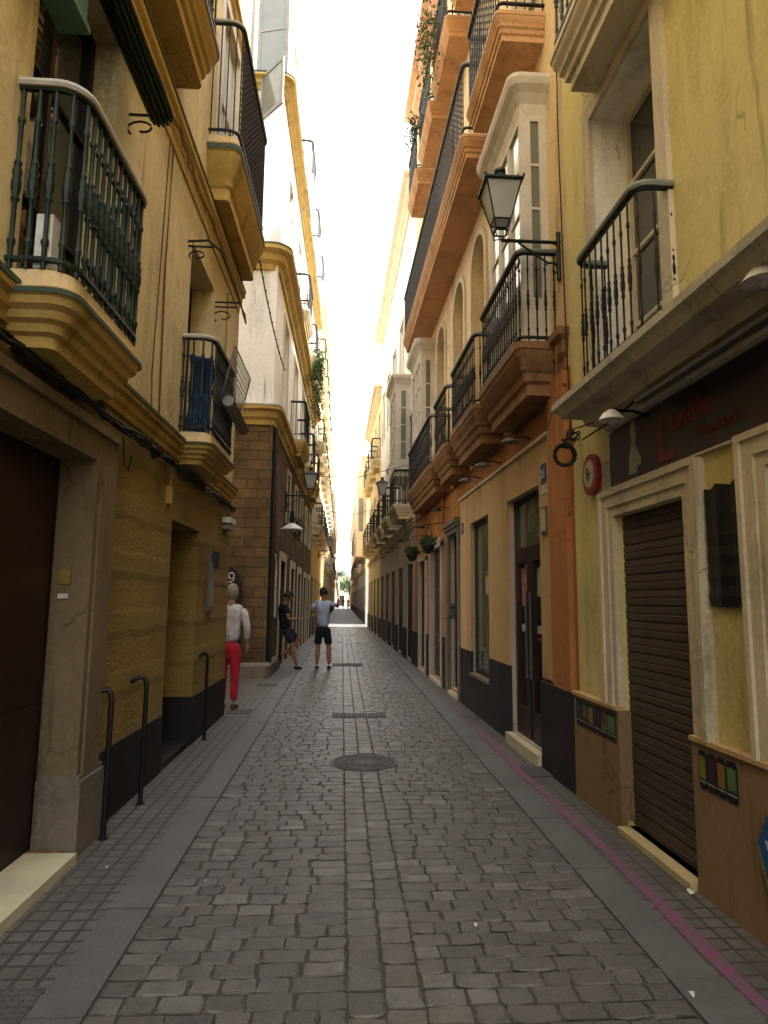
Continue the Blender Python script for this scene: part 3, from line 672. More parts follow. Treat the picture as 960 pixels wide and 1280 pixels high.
# cables on A
def cable(pts, r, mat, label, cat='cable', name='cable', seg=5, jitter=0, n=1, closed=False, group=None):
    b = MB()
    for k in range(n):
        P = []
        for i, (p, q) in enumerate(zip(pts, pts[1:])):
            p, q = Vector(p), Vector(q); st = max(1, int((q - p).length / .22)) if jitter else 1
            for j in range(st):
                w_ = p.lerp(q, j / st); P.append(w_ + Vector([random.gauss(0, jitter) for _ in range(3)]) if jitter else w_)
        P.append(Vector(pts[-1])); b.tube(P, r, seg, closed)
    loc = Vector(pts[0]); return tag(b.build(name, mat, None, loc), label, cat, group)
cable([FP('L', 1.0, 2.74, .07), FP('L', 5, 2.755, .06), FP('L', 7, 2.76, .05), FP('L', 9.22, 2.77, .05)], .012, 'cable', 'thick sagging bundle of dark cables along the belt of the yellow townhouse', name='cable_bundle', jitter=.018, n=7)
cable([FP('L', 2.0, 5.55, .1), FP('L', 5.0, 5.68, .09), FP('L', 8.2, 5.62, .10), FP('L', 9.2, 5.5, .1)], .011, 'conduit', 'pale clipped cables along the upper belt of the yellow townhouse', jitter=.012, n=3)
cable([FP('L', 5.58, 5.6, .02), FP('L', 5.55, 4.4, .015), FP('L', 5.6, 3.06, .02)], .009, 'rust_cable', 'rusty cable running straight down the cream wall between the two left balconies')
cable([FP('L', 5.47, 5.6, .02), FP('L', 5.42, 4.4, .015), FP('L', 5.36, 3.4, .015), FP('L', 5.38, 3.1, .02)], .006, 'rust_cable', 'thinner loose cable hanging beside the rusty one on the cream wall')
cable([FP('L', 8.25, 5.5, .015), FP('L', 8.35, 3.06, .015)], .008, 'conduit', 'thin brown conduit down the cream wall past the far left balcony')
# steel grab rails
def grab(Y, x, label):
    b = MB(); xw = XL(Y)
    b.tube([(xw + .005, Y - .02, .90), (xw + .055, Y - .015, .935), (x - .03, Y, .94), (x - .006, Y, .915), (x, Y, .87), (x, Y, .4), (x, Y, .0)], .019, 8)
    b.lathe(x, Y, 0, [(.035, 0), (.035, .008)], 10)
    tag(b.build('grab_rail', 'black_iron', None, (x, Y, 0), True), label, 'handrail', 'black grab rails against the yellow townhouse')
grab(4.6, -1.515, 'nearest of the three black hooked grab rails, right beside the stone door jamb')
grab(5.34, -1.50, 'middle black hooked grab rail, against the rough ochre wall before the alcove')
grab(7.63, -1.49, 'farthest black hooked grab rail, past the doorway alcove')
b = MB('L'); bb = thing('door_bell', FP('L', 4.3, 1.62, -.15), 'small brass bell plate on the stone reveal of the dark door', 'door bell')
x0 = XL(4.3); b.wbox(x0 - .14, x0 - .07, 4.268, 4.284, 1.63, 1.72); b.build('plate', 'brass', bb)
b = MB(); b.wbox(x0 - .14, x0 - .08, 4.268, 4.284, 1.54, 1.57); b.build('name_tag', 'white_enamel', bb)
np_ = thing('wall_plaque', FP('L', 8.0, 1.4, 0), 'tall narrow grey framed plaque on the ochre wall near the corner', 'plaque')
b = MB('L'); b.box(7.9, 8.12, 1.40, 2.12, 0, .03); b.build('board', 'grey_metal', np_); b = MB('L'); b.box(7.93, 8.09, 1.46, 1.98, .03, .036); b.build('notice', 'lattice_grey', np_)
b = MB('L'); b.box(8.0, 8.1, 1.9, 2.10, .036, .09); b.build('spotlight', 'black_plastic', np_)
wl = thing('wall_light', FP('L', 8.75, 2.5, 0), 'white bulkhead light under the cables at the corner of the yellow townhouse', 'wall light')
b = MB('L'); b.box(8.6, 8.95, 2.53, 2.60, 0, .11); b.build('hood', 'white_enamel', wl); b = MB('L'); b.box(8.61, 8.94, 2.45, 2.50, 0, .10); b.build('diffuser', 'lattice_grey', wl); b = MB('L'); b.box(8.63, 8.92, 2.50, 2.53, 0, .08); b.build('housing', 'black_plastic', wl)

jb_ = thing('junction_box', FP('L', 6.05, 2.42, 0), 'small ochre painted junction box with a cable drop on the rough wall beside the alcove', 'junction box')
b = MB('L'); b.box(6.0, 6.1, 2.40, 2.56, 0, .035); b.build('box', 'ochre_trim', jb_); b = MB(); b.tube([FP('L', 6.05, 2.56, .02), FP('L', 6.05, 2.72, .03)], .008, 5); b.build('conduit', 'ochre_trim', jb_)
cable([FP('L', 4.75, 2.7, .03), FP('L', 4.78, 2.5, .04), FP('L', 4.9, 2.48, .03), FP('L', 4.95, 2.6, .03)], .006, 'cable', 'short loose cable loop under the bundle above the rough ochre wall')
cable([FP('R', 15.9, 4.9, .1), (.3, 17.2, 4.75), FP('L', 18.3, 5.0, .1)], .008, 'cable', 'thin wire strung across the street behind the two lanterns')
cable([FP('R', 26, 5.2, .1), (.2, 26.6, 4.95), FP('L', 27.3, 5.3, .1)], .010, 'cable', 'far thin wire crossing the street above the distant walkers')
# ======== LEFT building B (stone corner house)
B = Bld('corner_house', 'L', 13.4, 27, 17.5, 'corner house with brown stone ground floor, white plaster storeys and yellow belt courses')
for a, b_, t in ((15.55, 16.75, 2.46), (18.2, 19.3, 2.4), (20.6, 21.7, 2.35), (23.0, 24.1, 2.3), (25.2, 26.3, 2.3)):
    B.door(a, b_, 0.05, t, .08, 'dark_wood', leaves=2, handle=False)
    q = B.mb(); q.box(a - .12, a, 0, t, 0, .03); q.box(b_, b_ + .12, 0, t, 0, .03); q.box(a - .12, b_ + .12, t, t + .2, 0, .035); q.build('door_surround', 'pale_trim', B.root)
B.window(13.95, 14.65, 1.15, 2.45, .12, 'pale_trim', 'marble_yellow', 1, 1, arch=.3, surround='pale_trim', sw=.06)
for a in (16.6, 18.9, 20.9, 23.2, 25.2):
    B.window(a, a + .75, 3.45, 4.75, .12, 'pale_trim', 'pane_dark', 2, 1, surround='pale_trim', sw=.08)
for z0, z1 in ((5.95, 8.1), (9.6, 11.8), (13.5, 15.6)):
    for a in (14.9, 17.6, 20.6, 23.6):
        B.window(a, a + .95, z0, z1, .16, 'white_wood', 'pane_grey', 3, 2, surround='pale_trim', sw=.1)
B.zone('ground_floor_wall', 0, 5.15, 'stone_ashlar'); B.zone('upper_wall', 5.15, 17.5, 'white_plaster')
B.finish(back=9)
B.belt(5.12, 5.50, .20, 'ochre_trim', wrap=True, edge='tile_white'); B.belt(8.52, 8.98, .30, 'ochre_trim', wrap=True, edge='edge_green', corner=.4)
B.belt(12.75, 13.0, .25, 'ochre_trim', wrap=True, edge='black_iron'); B.belt(17.0, 17.5, .4, 'white_plaster', wrap=True)
b = B.mb(); b.ring_slab(ringpath(13.28, 15.4, .10, .12, -6), [(0, 0), (.24, 0), (.28, .03), (.30, .08)]); b.build('plinth', 'grey_stone', B.root)
b = B.mb(); b.tube([FP('L', 13.62, .3, .05), FP('L', 13.62, 5.1, .05)], .05, 8); b.build('drain_pipe', 'dark_iron', B.root)
B.balcony(17.0, 18.9, .42, (5.3, 5.72), 'ochre_trim', (5.82, 6.75), .1, 'black_iron', 'black_iron', .12, bars='plain')
B.balcony(20.4, 22.0, .42, (5.3, 5.72), 'ochre_trim', (5.82, 6.75), .1, 'black_iron', 'black_iron', .12, bars='plain')
B.balcony(23.4, 25.0, .42, (5.2, 5.72), 'ochre_trim', (5.82, 6.75), .1, 'black_iron', 'black_iron', .12, bars='plain')
for a in (17.1, 20.4, 23.4):
    B.balcony(a, a + 1.7, .42, (9.0, 9.4), 'beige_far', (9.5, 10.4), .1, 'dark_iron', 'dark_iron', .12, bars='plain')  # slab paler than the lower ones, blown-out light put into its colour
    B.balcony(a, a + 1.7, .42, (13.0, 13.4), 'white_plaster', (13.5, 14.4), .1, 'dark_iron', 'dark_iron', .12, bars='plain')  # white slab likewise stands in for overexposure higher up
# open casement on the near face
cw = B.mb(); X0 = -2.35
def fbox(b, x0, x1, z0, z1, y0=13.3, y1=13.39): b.wbox(x0, x1, y0, y1, z0, z1)
b = MB(); fbox(b, -2.95, -2.2, 13.1, 15.2, 13.36, 13.398); wn_ = b.build('window', 'lattice_grey', B.root); b = MB(); fbox(b, -2.88, -2.27, 13.18, 15.1, 13.35, 13.358); b.build('pane', 'pane_grey', wn_)
def sash(hx, hy, ang, wd, z0, z1, rows):
    b = MB(); c, s_ = math.cos(ang), math.sin(ang); pb = MB()
    def bx(mb, u0, u1, za, zb, t=.02):
        i = [mb.W(hx + c * u - s_ * v, hy + s_ * u + c * v, z) for u in (u0, u1) for z in (za, zb) for v in (-t, t)]
        for q in ((0, 1, 3, 2), (4, 6, 7, 5), (0, 4, 5, 1), (2, 3, 7, 6), (0, 2, 6, 4), (1, 5, 7, 3)): mb.f.append(tuple(i[k] for k in q))
    bx(b, 0, .07, z0, z1); bx(b, wd - .07, wd, z0, z1); bx(b, .07, wd - .07, z0, z0 + .09); bx(b, .07, wd - .07, z1 - .07, z1)
    for i in range(1, rows):
        z = z0 + (z1 - z0) * i / rows; bx(b, .07, wd - .07, z - .025, z + .025, .015)
    bx(pb, .07, wd - .07, z0 + .09, z1 - .07, .004)
    o = b.build('open_sash', 'lattice_grey', B.root); pb.build('pane', 'pane_grey', o)
sash(-2.1, 13.36, R(-14), .72, 13.0, 15.3, 2); sash(-1.98, 13.30, R(-48), .82, 11.9, 13.0, 1)
# black arched doorway with a white curl on the near face
b = MB(); poly = [(-2.75, 0), (-2.0, 0), (-2.0, 1.75)] + [(-2.375 + .375 * math.cos(k * PI / 12), 1.75 + .48 * math.sin(k * PI / 12)) for k in range(1, 12)] + [(-2.75, 1.75)]
a_ = [b.W(x, 13.30, z) for x, z in poly]; c_ = [b.W(x, 13.37, z) for x, z in poly]; b.f.append(tuple(a_[::-1])); b.f.append(tuple(c_))
for i in range(len(poly)): b.f.append((a_[i], a_[(i + 1) % len(poly)], c_[(i + 1) % len(poly)], c_[i]))
ar = b.build('arched_door', 'black_plastic', B.root)
b = MB(); b.tube([(-2.20 + .05 * math.cos(t), 13.29, 2.0 + .06 * math.sin(t)) for t in [i * PI / 8 for i in range(-3, 13)]], .011, 5)
b.tube([(-2.15, 13.29, 2.03), (-2.15, 13.29, 1.92), (-2.20, 13.29, 1.88), (-2.27, 13.29, 1.875)], .011, 5); b.build('painted_curl', 'white_enamel', ar)
sy = MB(); side_wall = None

# ======== RIGHT building 1 (yellow, shop)
D = Bld('yellow_shop_house', 'R', -7, 5.45, 13.6, 'yellow green house on the near right with a shuttered shop and tan tiled base')
D.door(3.67, 4.63, .04, 2.17, .05, 'shutter_metal', roller=True, name='roller_shutter')
D.opening(1.7, 2.93, .8, 2.2, .3); b = D.mb(); b.box(1.7, 2.93, .8, 2.2, -.34, -.3); b.build('window', 'pane_dark', D.root)
D.zone('ground_floor_wall', 0, 2.9, 'yellow_green'); D.zone('upper_wall', 2.9, 13.6, 'yellow_green', reveal='white_plaster')
D.window(3.78, 4.82, 3.1, 5.48, .30, 'white_wood', 'pane_dark', 4, 2, surround='pale_trim', sw=.13)
D.window(3.2, 4.2, 6.2, 8.6, .3, 'white_wood', 'pane_dark', 3, 2, surround='pale_trim', sw=.12)
D.finish(back=6)
b = D.mb()
def frame(b, ya, yb, z0, zt, wd, p=.05):
    for k, (o1, o2, pp) in enumerate(((0, .35, p * .7), (.35, .8, p), (.8, 1.0, p * 1.35))):
        b.box(ya - wd * o2, ya - wd * o1, z0, zt + wd * o1, 0, pp); b.box(yb + wd * o1, yb + wd * o2, z0, zt + wd * o1, 0, pp); b.box(ya - wd * o2, yb + wd * o2, zt + wd * o1, zt + wd * o2, 0, pp)
frame(b, 3.67, 4.63, .82, 2.17, .19); b.build('door_surround', 'pale_trim', D.root)
b = D.mb(); frame(b, 1.7, 2.93, .82, 2.2, .18); b.build('window_surround', 'pale_trim', D.root)
b = D.mb(); b.box(-3, 3.67, 0, .80, 0, .05); b.build('tan_base', 'tan_base', D.root)
b = D.mb(); b.box(4.629, 5.46, 0, .80, 0, .05); b.box(4.615, 4.6289, .07, .80, -.049, .05); b.build('tan_base', 'tan_base', D.root)
b = D.mb(); b.box(-3, 3.672, .80, .825, 0, .065); b.build('base_capping', 'beige_panel', D.root)
b = D.mb(); b.box(4.612, 5.465, .80, .825, 0, .065); b.build('base_capping', 'beige_panel', D.root)
b = D.mb(); b.box(3.69, 4.61, 0, .04, -.1, .085); b.build('doorstep', 'marble_yellow', D.root)
b = D.mb(); b.ring_slab(ringpath(-3, 4.92, .37, .02), [(2.80, .30), (2.83, .29), (2.86, .20), (2.93, .17), (2.95, .06), (3.0, .03), (3.02, 0), (3.07, 0.0)]); b.build('cornice', 'slab_white', D.root)
D.balcony(3.64, 4.66, .25, (3.066, 3.10), 'slab_white', (3.13, 4.12), .08, 'black_iron', 'handrail_grey', .10, rd=.02, bk=.72)
D.balcony(.5, 4.78, .37, (5.58, 5.95), 'pale_trim', (6.0, 6.95), .06, 'black_iron', 'handrail_grey', .12, bars='one')
sg = thing('shop_sign', FP('R', 3.1, 2.38, 0), 'long dark brown painted shop fascia with red lettering above the roller shutter', 'shop sign')
b = MB('R'); b.box(-1, 4.66, 2.385, 2.79, 0, .022); b.build('board', 'sign_brown', sg)
b = MB('R'); b.box(-1, 4.66, 2.372, 2.384, 0, .03); b.build('edge_strip', 'pale_trim', sg)
b = MB('R'); textmesh(b, 'L', .42, 3.95, 2.42, .024, 'R'); textmesh(b, 'uxele', .20, 3.78, 2.585, .024, 'R'); textmesh(b, "'", .3, 4.08, 2.50, .024, 'R'); b.build('lettering', 'sign_red', sg)
b = MB('R'); textmesh(b, 'Alimentación', .085, 3.50, 2.475, .024, 'R'); b.build('small_lettering', 'sign_maroon', sg)
b = MB('R'); b.prism([(4.30, 2.78), (4.25, 2.78), (4.23, 2.68), (4.25, 2.62), (4.17, 2.50), (4.19, 2.46), (4.22, 2.47), (4.24, 2.42), (4.35, 2.42), (4.33, 2.55), (4.29, 2.64), (4.31, 2.70)], .022, .028); b.build('painted_figure', 'doll_cream', sg)
def flat(name, side, Y0, Y1, z0, z1, d0, d1, mat, label, cat): return tag(MB(side).box(Y0, Y1, z0, z1, d0, d1).build(name, mat, None, FP(side, (Y0 + Y1) / 2, z0, 0)), label, cat)
bp = MB('R')
nx, nz = 6, 12
for s_ in (0, 1):
    for i in range(nx + 1):
        for j in range(nz + 1):
            bp.P(3.10 + .35 * i / nx, 1.53 + .64 * j / nz + (.015 * math.sin(i * 2.1) if j == nz else 0), .012 + s_ * (.012 + .008 * abs(math.sin(j * 1.5)) + .004 * math.sin(i * 2)))
K = (nx + 1) * (nz + 1)
for s_ in (0, 1):
    for i in range(nx):
        for j in range(nz):
            a = s_ * K + i * (nz + 1) + j; bp.f.append((a, a + 1, a + nz + 2, a + nz + 1))
for j in range(nz):
    for i in (0, nx): a = i * (nz + 1) + j; bp.f.append((a, a + 1, a + 1 + K, a + K))
for i in range(nx):
    for j in (0, nz): a = i * (nz + 1) + j; bp.f.append((a, a + nz + 1, a + nz + 1 + K, a + K))
tag(bp.build('black_panel', 'black_sheet', None, FP('R', 3.27, 1.53, 0)), 'black creased plastic panel on the yellow wall between the two pale frames', 'panel')
def disc(side, Y, z, ry, rz, d0, d1, mat, name, parent, seg=28):
    b = MB(side); b.prism([(Y + ry * math.cos(2 * PI * k / seg), z + rz * math.sin(2 * PI * k / seg)) for k in range(seg)], d0, d1); return b.build(name, mat, parent)
rs = thing('round_sign', FP('R', 4.97, 2.55, 0), 'round red rimmed sign on the yellow wall left of the shop fascia', 'sign')
disc('R', 4.99, 2.545, .15, .165, .01, .045, 'red_enamel', 'rim', rs); disc('R', 5.0, 2.55, .105, .12, .045, .049, 'pink_enamel', 'ring', rs); disc('R', 5.0, 2.55, .09, .10, .049, .053, 'cream_enamel', 'face', rs)
b = MB('R')
for a, c, z0, z1 in ((5.01, 5.02, 2.49, 2.61), (4.96, 5.05, 2.545, 2.555), (4.97, 4.98, 2.5, 2.57), (5.035, 5.045, 2.52, 2.6)): b.box(a, c, z0, z1, .053, .056)
b.build('marks', 'dark_iron', rs)
flat('notice_board', 'R', 4.67, 4.80, 2.37, 2.60, .0, .03, 'doll_cream', 'small cream notice panel at the left end of the shop fascia', 'notice')
fl = thing('strip_light', FP('R', 3.2, 2.8, .2), 'long grey strip light fixed under the white cornice over the shop', 'strip light')
b = MB('R'); b.box(2.3, 3.85, 2.775, 2.80, .09, .21); b.build('housing', 'grey_metal', fl); b = MB(); b.tube([FP('R', 2.35, 2.755, .15), FP('R', 3.80, 2.755, .15)], .028, 8); b.build('tube', 'lattice_grey', fl, smooth=True)
def shade_lamp(Y, z, label):
    r = thing('wall_lamp', FP('R', Y, z, .2), label, 'lamp', 'enamel lamps above the shop sign')
    x, y, z_ = FP('R', Y, z, .27); b = MB(); b.lathe(x, y, z_, [(.085, 0), (.055, .045), (.022, .07), (.0015, .075)], 14); sh = b.build('shade', 'white_enamel', r, smooth=True)
    b = MB(); b.lathe(x, y, z_ - .03, [(.001, 0), (.022, .015), (.022, .04)], 8); b.build('bulb', 'lamp_glass', r)
    b = MB(); b.tube([FP('R', Y, z + .03, 0), FP('R', Y, z + .065, .12), FP('R', Y, z + .07, .26)], .010, 6); b.build('arm', 'black_iron', r)
shade_lamp(4.05, 2.72, 'small white enamel lamp at the far end of the strip light over the shop'); shade_lamp(2.52, 2.90, 'white enamel lamp at the right edge of the photo under the cornice')
cable([FP('R', 4.9, 2.80, .12), FP('R', 4.5, 2.74, .22), FP('R', 4.15, 2.76, .2), FP('R', 3.9, 2.87, .12), FP('R', 3.3, 2.86, .14), FP('R', 2.4, 2.88, .16)], .007, 'cable', 'thin black cable looping under the white cornice', jitter=.008, n=2)
cable([FP('R', 5.1, 2.81, .2), FP('R', 4.75, 2.83, .30), FP('R', 4.4, 2.80, .25)], .006, 'cable', 'second black cable drooping under the far end of the cornice')
# coil of cable
b = MB(); cx, cy, cz = 1.83, 5.28, 2.765
for k in range(6):
    rr = .088 + random.uniform(-.008, .008); ox, oy = random.uniform(-.008, .008), random.uniform(-.012, .012)
    b.tube([(cx + ox + rr * math.cos(t * PI / 12), cy + oy, cz + rr * math.sin(t * PI / 12)) for t in range(24)], .011, 6, True)
for k in range(7): b.tube([Vector((cx + random.uniform(-.09, .06), cy, cz + .06)) + Vector((i * .03, 0, i * .03)) + Vector([random.gauss(0, .014) for _ in range(3)]) for i in range(6)], .006, 5)
tag(b.build('cable_coil', 'cable', None, (cx, cy, cz), True), 'coil of black cable hanging in front of the orange pilaster', 'cable coil')
# drink posters on the tan base
def cans(Yf, z0, specs, label, side_dz):
    r = thing('drinks_sticker', FP('R', Yf, z0, 0), label, 'sticker', 'drinks stickers on the tan base')
    Y = Yf
    for mat, wd, claw in specs:
        b = MB('R'); h = .20; a, c = Y - wd, Y
        b.prism([(a + .01, z0), (c - .01, z0), (c, z0 + .02), (c, z0 + h - .025), (c - .015, z0 + h), (a + .015, z0 + h), (a, z0 + h - .025), (a, z0 + .02)], .0505, .054); can = b.build('can', 'black_plastic', r)
        b = MB('R'); b.box(a + .008, c - .008, z0 + .055, z0 + h - .03, .054, .0555); b.build('can_front', mat, can)
        if claw:
            b = MB('R')
            for k in range(3):
                yc = c - wd * (.27 + .23 * k); b.prism([(yc + .010, z0 + .165), (yc - .004, z0 + .165), (yc - .006, z0 + .10), (yc - .002, z0 + .07 - .005 * (k % 2)), (yc + .006, z0 + .10)], .0555, .057)
            b.build('claw_mark', claw, can)
        b = MB('R'); b.box(a + .004, c - .004, z0 + .035, z0 + .043, .054, .0553); b.build('band', 'lattice_grey', can); Y -= wd + .004
cans(5.40, .575, [('navy_print', .13, None), ('navy_print', .11, 'yellow_print'), ('yellow_print', .10, None), ('purple_print', .14, None), ('yellow_print', .1, 'dark_iron'), ('teal_print', .15, 'lime_print')], 'row of drink can stickers on the tan base left of the roller shutter', 0)
cans(3.60, .565, [('yellow_print', .075, None), ('purple_print', .085, None), ('yellow_print', .08, 'orange_print'), ('teal_print', .09, 'lime_print')], 'row of four drink can stickers on the tan base right of the roller shutter', 0)
bs_ = thing('blue_sign', FP('R', 3.05, .25, 0), 'blue angular advertising sign low on the tan base at the right edge', 'sign')
b = MB('R'); b.prism([(3.10, .46), (3.04, .29), (2.9, .24), (2.75, .3), (2.75, .60), (3.0, .63)], .05, .07); b.build('panel', 'blue_sign', bs_)
b = MB('R'); b.prism([(3.105, .43), (3.045, .265), (2.9, .215), (2.9, .235), (3.035, .282), (3.095, .45)], .05, .072); b.build('lower_edge', 'yellow_print', bs_)
b = MB('R'); textmesh(b, 'W', .12, 3.04, .40, .0715, 'R', .001); b.build('lettering', 'tile_white', bs_)

# ======== RIGHT building 2 (orange ground floor, peach upper, balconies)
E2 = Bld('orange_balcony_house', 'R', 5.45, 16.2, 14.5, 'orange and peach house with a long row of iron balconies and white glazed bay')
E2.opening(6.32, 7.5, .12, 2.70, .12); E2.opening(8.45, 9.55, .5, 2.68, .09)
E2.door(10.48, 11.32, .1, 2.66, .10, 'dark_wood', leaves=1); E2.door(12.2, 13.45, .08, 2.56, .06, 'shutter_metal', roller=True, name='roller_shutter'); E2.door(14.25, 15.2, .08, 2.42, .06, 'dark_wood', leaves=2)
for a, c, ar_ in ((8.5, 9.35, .42), (9.95, 10.8, .42), (11.72, 12.6, .42)): E2.window(a, c, 4.15, 6.82, .22, 'white_wood', 'pane_grey', 3, 2, surround='pale_trim', arch=ar_, sw=.1)
for a in (6.1, 8.5, 10.6, 12.8): E2.window(a, a + .85, 7.9, 10.0, .18, 'white_wood', 'pane_grey', 3, 2, surround='pale_trim')
for a in (7.0, 9.6, 12.3): E2.window(a, a + .85, 11.0, 13.0, .18, 'white_wood', 'pane_grey', 3, 2, surround='pale_trim')
E2.zone('ground_floor_wall', 0, 3.62, 'orange_ground', reveal='taupe_far'); E2.zone('upper_wall', 3.62, 14.5, 'peach_upper')
E2.finish(back=6)
# shopfront panel
b = E2.mb(); P_ = .03
b.box(5.98, 6.32, .83, 2.70, 0, P_); b.box(7.5, 8.45, .83, 2.70, 0, P_); b.box(9.55, 10.32, .83, 2.70, 0, P_); b.box(5.98, 10.32, 2.70, 3.12, 0, P_); b.box(8.45, 9.55, 2.68, 2.70, 0, P_); b.build('shopfront_panel', 'beige_panel', E2.root)
b = E2.mb(); b.box(5.97, 10.34, 3.12, 3.155, 0, .06); b.build('shopfront_trim', 'pale_trim', E2.root)
for q_ in ((5.47, 6.32, .8, .054), (7.5, 8.45, .83, .04), (9.55, 10.32, .83, .04), (8.451, 9.549, .5, .042), (11.57, 12.07, .9, .03), (13.58, 14.12, .85, .03), (15.33, 16.18, .8, .03)): b = E2.mb(); b.box(q_[0], q_[1], 0, q_[2], 0, q_[3]); b.build('plinth', 'plinth_blue', E2.root)
b = E2.mb(); b.box(5.52, 5.97, .80, 3.6, 0, .05); b.build('pilaster', 'orange_ground', E2.root)
b = E2.mb(); b.box(8.45, 9.55, .5, .54, -.1, .06); b.build('window_sill', 'grey_stone', E2.root)
b = E2.mb(); b.box(6.34, 7.5, 0, .11, -.16, .09); b.build('doorstep', 'marble', E2.root)
for a, c in ((10.45, 11.4), (12.1, 13.5), (14.2, 15.25)): b = E2.mb(); b.box(a, c, 0, .06, -.15, .06); b.build('doorstep', 'marble', E2.root)
# shop door
b = E2.mb(); d0, d1 = -.11, -.05
b.box(6.32, 6.37, .12, 2.7, d0, d1); b.box(7.45, 7.5, .12, 2.7, d0, d1); b.box(6.37, 7.45, 2.05, 2.14, d0, d1); b.box(6.37, 7.45, 2.65, 2.7, d0, d1); b.box(6.87, 6.95, .12, 2.05, d0, d1)
for a, c in ((6.37, 6.87), (6.95, 7.45)): b.box(a, a + .07, .12, 2.05, d0 + .005, d1 + .012); b.box(c - .07, c, .12, 2.05, d0 + .005, d1 + .012); b.box(a + .07, c - .07, .12, .42, d0 + .005, d1 + .012); b.box(a + .07, c - .07, 1.97, 2.05, d0 + .005, d1 + .012)
dr = b.build('shop_door', 'door_maroon', E2.root)
b = E2.mb(); b.box(6.37, 7.45, .3, 2.04, -.10, -.085); b.build('pane', 'pane_dark', dr); b = E2.mb(); b.box(6.37, 7.45, 2.14, 2.65, -.10, -.08); b.build('transom_pane', 'pane_shop', dr)
for y in (6.84, 6.99): b = E2.mb(); b.tube([FP('R', y, .75, -.02), FP('R', y, 1.65, -.02)], .013, 6); b.tube([FP('R', y, .85, -.09), FP('R', y, .85, -.02)], .010, 5); b.tube([FP('R', y, 1.55, -.09), FP('R', y, 1.55, -.02)], .010, 5); b.build('handle', 'steel', dr)
for (a, c, z0, z1, mt) in ((6.5, 6.62, 1.55, 1.95, 'navy_print'), (6.66, 6.78, 1.6, 1.9, 'curtain_grey'), (7.08, 7.2, 1.62, 1.95, 'marble_yellow'), (7.24, 7.34, 1.5, 1.92, 'pink_enamel'), (6.47, 6.84, 1.22, 1.30, 'tile_white'), (7.05, 7.36, 1.22, 1.30, 'tile_white'), (6.47, 6.84, 1.14, 1.18, 'red_enamel')): b = E2.mb(); b.box(a, c, z0, z1, -.085, -.081); b.build('door_sticker', mt, dr)
b = E2.mb(); d0, d1 = -.08, -.03
b.box(8.45, 8.50, .54, 2.68, d0, d1); b.box(9.50, 9.55, .54, 2.68, d0, d1); b.box(8.5, 9.5, .54, .6, d0, d1); b.box(8.5, 9.5, 2.62, 2.68, d0, d1); wn = b.build('shop_window', 'dark_wood', E2.root)
b = E2.mb(); b.box(8.5, 9.5, .6, 2.62, -.07, -.055); b.build('pane', 'pane_shop', wn)
b = E2.mb(); b.box(8.62, 9.0, 1.62, 1.9, -.055, -.052); b.build('window_poster', 'orange_print', wn); b = E2.mb(); b.box(8.68, 8.94, 1.66, 1.86, -.052, -.050); b.build('poster_centre', 'curtain_grey', wn)
b = E2.mb(); b.box(10.34, 10.48, 0, 2.66, 0, .06); b.box(11.32, 11.56, 0, 2.66, 0, .06); b.box(10.34, 11.56, 2.66, 2.74, 0, .06); b.box(10.33, 11.58, 2.74, 2.80, 0, .09); b.box(10.31, 11.6, 2.80, 2.88, 0, .12); b.build('door_surround', 'grey_stone', E2.root)
b = E2.mb(); b.box(12.08, 12.2, 0, 2.66, 0, .05); b.box(13.45, 13.57, 0, 2.66, 0, .05); b.box(12.08, 13.57, 2.56, 2.72, .0, .06); b.build('door_surround', 'taupe_far', E2.root)
b = E2.mb(); b.box(14.13, 14.25, 0, 2.5, 0, .05); b.box(15.2, 15.32, 0, 2.5, 0, .05); b.box(14.13, 15.32, 2.42, 2.55, .0, .06); b.build('door_surround', 'taupe_far', E2.root)
E2.belt(3.62, 3.98, .10, 'shaded_slab')
b = E2.mb(); b.tube([FP('R', 11.9, 2.9, .04), FP('R', 11.9, 3.6, .04)], .03, 6); b.build('drain_pipe', 'orange_ground', E2.root)
bx_ = dict(bk=.75, slab_mat='shaded_slab', iron='black_iron', cap='handrail_grey', r=.07)
E2.balcony(5.72, 7.36, .40, (3.46, 3.94), zr=(3.94, 4.84), spacing=.085, **bx_)
E2.balcony(7.62, 9.28, .40, (3.46, 3.92), zr=(3.92, 4.82), spacing=.09, **bx_)
E2.balcony(9.62, 10.92, .40, (3.46, 3.92), zr=(3.92, 4.82), spacing=.10, bars='one', **bx_)
E2.balcony(11.25, 14.7, .40, (3.46, 3.92), zr=(3.92, 4.82), spacing=.11, bars='one', **bx_)
E2.mirador(5.92, 7.22, .27, 4.0, 6.55); E2.mirador(13.1, 14.5, .30, 4.0, 6.75, pane='pane_bright')
E2.balcony(5.85, 7.35, .52, (7.22, 7.5), 'terracotta', (7.56, 8.55), .05, 'black_iron', 'handrail_grey', .09, qi=.6, style='lattice', bars='one')
E2.balcony(7.62, 14.55, .52, (7.20, 7.48), 'terracotta', (7.54, 8.5), .05, 'dark_iron', 'handrail_grey', .095, qi=.6, style='lattice', bars='one')
for a, c in ((7.2, 8.9), (9.2, 10.75), (11.0, 12.6), (12.95, 14.4)): E2.balcony(a, c, .45, (10.45, 10.75), 'terracotta', (10.8, 11.75), .05, 'dark_iron', 'handrail_grey', .1, qi=.6, bars='one')
E2.belt(13.9, 14.5, .35, 'terracotta')
